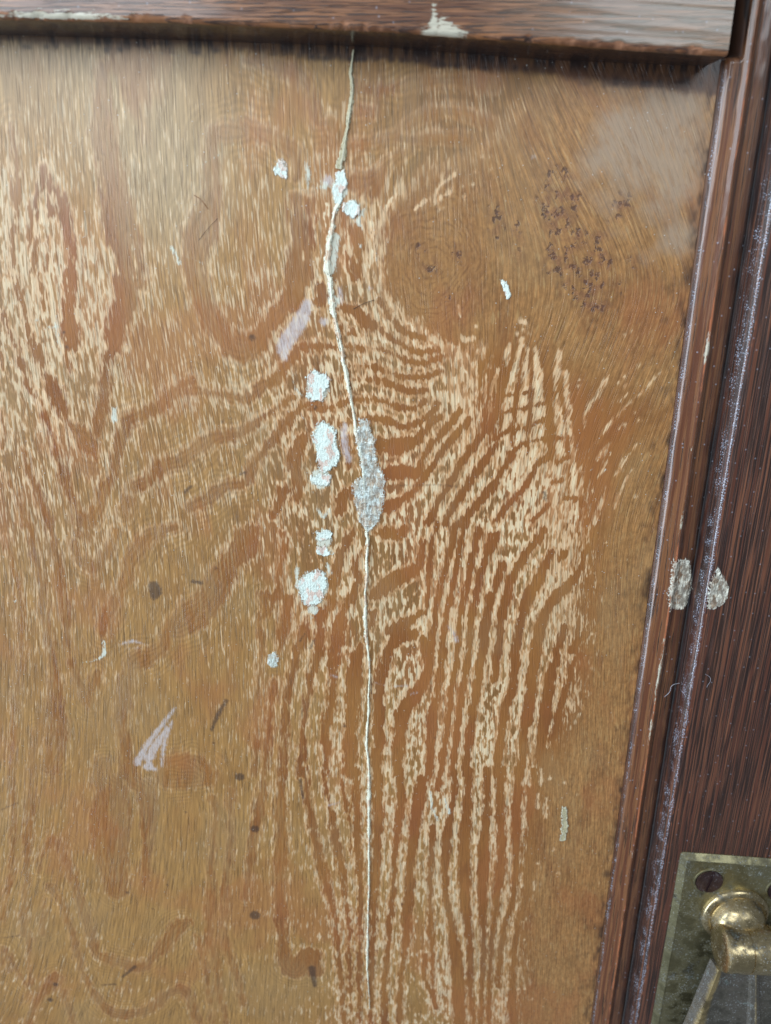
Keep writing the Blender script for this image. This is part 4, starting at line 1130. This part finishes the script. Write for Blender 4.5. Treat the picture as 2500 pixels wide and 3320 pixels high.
# ------------------------------------------------------------------ brass handle, screwed to the stile
PB = 0.0062; PT = 0.00745
def plate_mesh():
    tl = np.array(un(2208, 2762, PB)); tr = np.array(un(2500, 2784, PB)); bl = np.array(un(2111, 3320, PB))
    ax = (tr - tl) / np.linalg.norm(tr - tl); az = (bl - tl) / np.linalg.norm(bl - tl)
    W, L = 0.042, 0.078
    def ring(i, y, n=6):
        pts = []
        r = 0.0012
        cs = [(i, i, 180), (W - i, i, 270), (W - i, L - i, 0), (i, L - i, 90)]
        for cx, cy, a0 in cs:
            sx = 1 if cx < W / 2 else -1; sy = 1 if cy < L / 2 else -1
            for j in range(n + 1):
                a = R(a0 + 90 * j / n); rr_ = max(r - i * .5, 0.0002)
                q = tl + ax * (cx + sx * rr_ + rr_ * math.cos(a)) + az * (cy + sy * rr_ + rr_ * math.sin(a))
                pts.append((q[0], -y, q[2]))
        return pts
    rings = [ring(0, 0.0058), ring(0, 0.0062), ring(0.0001, 0.0063), ring(0.0015, 0.0075), ring(0.0017, 0.00752), ring(0.0019, PT)]
    n = len(rings[0]); vs = [p for r_ in rings for p in r_]; fs = []
    for a in range(len(rings) - 1):
        for j in range(n):
            k2 = (j + 1) % n; fs.append((a * n + j, a * n + k2, (a + 1) * n + k2, (a + 1) * n + j))
    fs.append(tuple((len(rings) - 1) * n + j for j in range(n)))
    return vs, fs
def fix(o):
    bm = bmesh.new(); bm.from_mesh(o.data); bmesh.ops.recalc_face_normals(bm, faces=bm.faces); bm.to_mesh(o.data); bm.free(); return o
def autosmooth(o, deg=35):
    me = o.data
    bm = bmesh.new(); bm.from_mesh(me)
    for e in bm.edges:
        if len(e.link_faces) == 2 and e.calc_face_angle(0) > R(deg): e.smooth = False
    bm.to_mesh(me); bm.free(); return o
vs, fs = plate_mesh()
plate = autosmooth(fix(mesh_obj('door_handle', vs, fs, M_plate, door, True)), 20)
tag(plate, 'tarnished brass drop handle on a square back plate')

def lathe(name, center, axis, prof, mat, parent, n=64, cap=True):
    """prof: (radius, distance along axis) in metres"""
    from mathutils import Vector
    ax = Vector(axis).normalized(); t = Vector((0, 0, 1)) if abs(ax.z) < .9 else Vector((1, 0, 0))
    e1 = ax.cross(t).normalized(); e2 = ax.cross(e1)
    vs = []; fs = []
    for r_, d in prof:
        for j in range(n):
            a = 2 * math.pi * j / n; vs.append(tuple(Vector(center) + ax * d + e1 * (r_ * math.cos(a)) + e2 * (r_ * math.sin(a))))
    for i in range(len(prof) - 1):
        for j in range(n):
            k2 = (j + 1) % n; fs.append((i * n + j, i * n + k2, (i + 1) * n + k2, (i + 1) * n + j))
    if cap: fs.append(tuple(range(n))); fs.append(tuple((len(prof) - 1) * n + j for j in range(n)))
    return autosmooth(fix(mesh_obj(name, vs, fs, mat, parent, True)))
mm = 1e-3
def screw(px, py, ang):
    c_ = un(px, py, PT)
    r_ = 45 * depth(py, PT) / F
    rim = lathe('screw', (c_[0], -PT, c_[2]), (0, -1, 0), [(r_ * 1.12, -0.1 * mm), (r_ * 1.10, 0.12 * mm), (r_ * 1.04, 0.26 * mm), (r_ * 1.0, 0.26 * mm), (r_ * .98, -0.02 * mm)], M_plate, plate, 40, cap=False)
    # slotted head: two half discs with a real slot between them
    vs, fs = [], []
    sw = r_ * 0.13
    for s_ in (1, -1):
        b0 = len(vs); pts = []
        for j in range(25):
            a = math.pi * j / 24 ; x = r_ * .96 * math.cos(a); z = r_ * .96 * math.sin(a)
            pts.append((x, max(z, sw) * s_))
        for dd in (-0.10 * mm, 0.42 * mm):
            for x, z in pts: vs.append((x, dd, z))
        n = len(pts)
        for j in range(n): k2 = (j + 1) % n; fs.append((b0 + j, b0 + k2, b0 + n + k2, b0 + n + j))
        fs.append(tuple(b0 + n + j for j in range(n)))
    b0 = len(vs)
    for x, z in ((-r_, -sw * 1.2), (r_, -sw * 1.2), (r_, sw * 1.2), (-r_, sw * 1.2)): vs.append((x * .95, 0.02 * mm, z))
    fs.append((b0, b0 + 1, b0 + 2, b0 + 3))
    ca, sa = math.cos(R(ang)), math.sin(R(ang))
    vs = [(c_[0] + x * ca - z * sa, -PT - y_ - 0.0001, c_[2] + x * sa + z * ca) for x, y_, z in vs]
    hd = fix(mesh_obj('screw_head', vs, fs, M_screw, plate, False))
    return rim
screw(2298, 2856, 78); screw(2532, 2885, 40)

bc = un(2380, 2962, PT); br = 107 * depth(2985, PT) / F
lathe('boss', (bc[0], -PT, bc[2]), (0, -1, 0), [(br, -0.2 * mm), (br, .7 * mm), (br * .97, 1.2 * mm), (br * .90, 1.6 * mm), (br * .82, 1.75 * mm), (br * .78, 1.7 * mm), (br * .765, 2.3 * mm),
      (br * .74, 3.6 * mm), (br * .68, 4.8 * mm), (br * .58, 5.9 * mm), (br * .42, 6.8 * mm), (br * .2, 7.3 * mm), (0.0002, 7.4 * mm)], M_brass, plate, 72)
BH = PT + 0.0078
ec_ = un(2338, 3072, BH); rb = 77 * depth(3072, BH) / F * 0.93
bar = [(rb * .55, -0.5 * mm), (rb * .86, -0.45 * mm), (rb * .97, -0.1 * mm), (rb, .5 * mm), (rb, 6.0 * mm), (rb * .955, 6.1 * mm), (rb * .955, 6.4 * mm), (rb, 6.5 * mm), (rb, 12.6 * mm), (rb * .955, 12.7 * mm), (rb * .955, 13.0 * mm), (rb, 13.1 * mm), (rb, 18.6 * mm), (rb * .97, 19.2 * mm), (rb * .86, 19.5 * mm), (rb * .5, 19.6 * mm)]
lathe('hinge_barrel', ec_, (1, 0, -0.06), bar, M_brass, plate, 72)
# the neck that carries the barrel
lathe('neck', (bc[0] + 0.6 * mm, -PT - 3 * mm, bc[2] - 2.5 * mm), (0.05, -1, -0.55), [(br * .46, 0), (br * .44, 3 * mm), (br * .46, 6.2 * mm)], M_brass, plate, 40)
# drop pull: tapered plate with raised rims and a middle rib, hanging from the barrel
def pull():
    vs, fs, ww = [], [], []
    rowsN = 30
    top = un(2330, 3150, BH); bot = un(2257, 3320, BH); mid = un(2452, 3160, BH); midb = un(2450, 3320, BH)
    z0, z1 = top[2], bot[2]
    for r_ in range(rowsN + 1):
        t = r_ / rowsN * 2.1
        z = z0 + (z1 - z0) * t
        xm = mid[0] + (midb[0] - mid[0]) * t
        xl = top[0] + (bot[0] - top[0]) * t
        if t > 1.5: xl = xm - (xm - xl) * math.sqrt(max(0.0, 1 - ((t - 1.5) / 0.6) ** 2) + 1e-4)
        hw = xm - xl
        y0 = BH - 0.0012 + 0.0006 * t
        secn = [(-1.06, -2.8 * mm), (-1, .6 * mm), (-.975, .78 * mm), (-.945, .7 * mm), (-.70, -.8 * mm), (-.66, -.85 * mm), (-.12, -.6 * mm), (-.08, .3 * mm), (0, .7 * mm), (.08, .3 * mm), (.12, -.6 * mm), (.66, -.85 * mm), (.70, -.8 * mm), (.945, .7 * mm), (.975, .78 * mm), (1, .6 * mm), (1.06, -2.8 * mm)]
        for a, d in secn:
            vs.append((xm + a * hw, -(y0 + d), z)); ww.append(1.0 if abs(a) in (.975, .945) else (.6 if abs(a) == 1 or a == 0 else 0.0))
    m = 17
    for r_ in range(rowsN):
        for j in range(m):
            k2 = (j + 1) % m; fs.append((r_ * m + j, r_ * m + k2, (r_ + 1) * m + k2, (r_ + 1) * m + j))
    fs.append(tuple(range(m))); fs.append(tuple(rowsN * m + j for j in range(m)))
    return autosmooth(fix(mesh_obj('drop_pull', vs, fs, M_pull, plate, True, dict(wear=ww))), 30)
pull()

# ------------------------------------------------------------------ loose hairs and lint
def fibre(name, cat_, label, pts, h, r_, mat):
    cu = bpy.data.curves.new(name, 'CURVE'); cu.dimensions = '3D'; cu.bevel_depth = r_; cu.bevel_resolution = 2
    sp = cu.splines.new('BEZIER'); sp.bezier_points.add(len(pts) - 1)
    for bp, (x, y, dh) in zip(sp.bezier_points, pts):
        bp.co = un(x, y, h + dh); bp.handle_left_type = bp.handle_right_type = 'AUTO'
    tmp = bpy.data.objects.new(name, cu)
    dg = bpy.context.evaluated_depsgraph_get(); C.objects.link(tmp); dg.update()
    me = bpy.data.meshes.new_from_object(tmp.evaluated_get(dg)); bpy.data.objects.remove(tmp)
    me.materials.clear(); me.materials.append(mat)
    o = bpy.data.objects.new(name, me); C.objects.link(o); o['label'] = label; o['category'] = cat_
    return o
def fp(c, *q): return [(*P(c, x, y), dh * mm) for x, y, dh in q]
M_hair = mat_plain('brown_hair', rgb(132, 84, 44), .4); M_lint = mat_plain('grey_lint', rgb(176, 176, 186), .8); M_dkh = mat_plain('dark_hair', rgb(52, 34, 30), .4)
fibre('hair', 'hair', 'short curved brown hair stuck on the smooth pinkish grain at left', fp('a', (1310,1110,.12), (1350,1135,.3), (1380,1170,.3), (1405,1205,.15)), 0, .00006, M_hair)
fibre('hair', 'hair', 'thin dark hair slanting above the white scuff at upper left', fp('a', (1340,1415,.1), (1400,1340,.25), (1470,1265,.15)), 0, .00003, M_dkh)
fibre('hair', 'hair', 'fine dark hair crossing just right of the crack under the knot', fp('e', (720,212,.1), (790,175,.3), (860,150,.15)), 0, .00005, M_dkh)
fibre('lint_fibre', 'lint', 'grey lint thread standing off the moulding groove', [(*P('i', 1155, 1165), 0.0), (*P('i', 1190, 1130), .001), (*P('i', 1205, 1090), .0012), (*P('i', 1255, 1072), .0006)], 0.0032, .000055, M_lint)
fibre('lint_fibre', 'lint', 'thin pale lint curl lying on the dark stile grain', [(*P('i', 1430, 1010), 0), (*P('i', 1465, 1040), .0003), (*P('i', 1440, 1100), .0002)], 0.0063, .00003, M_lint)
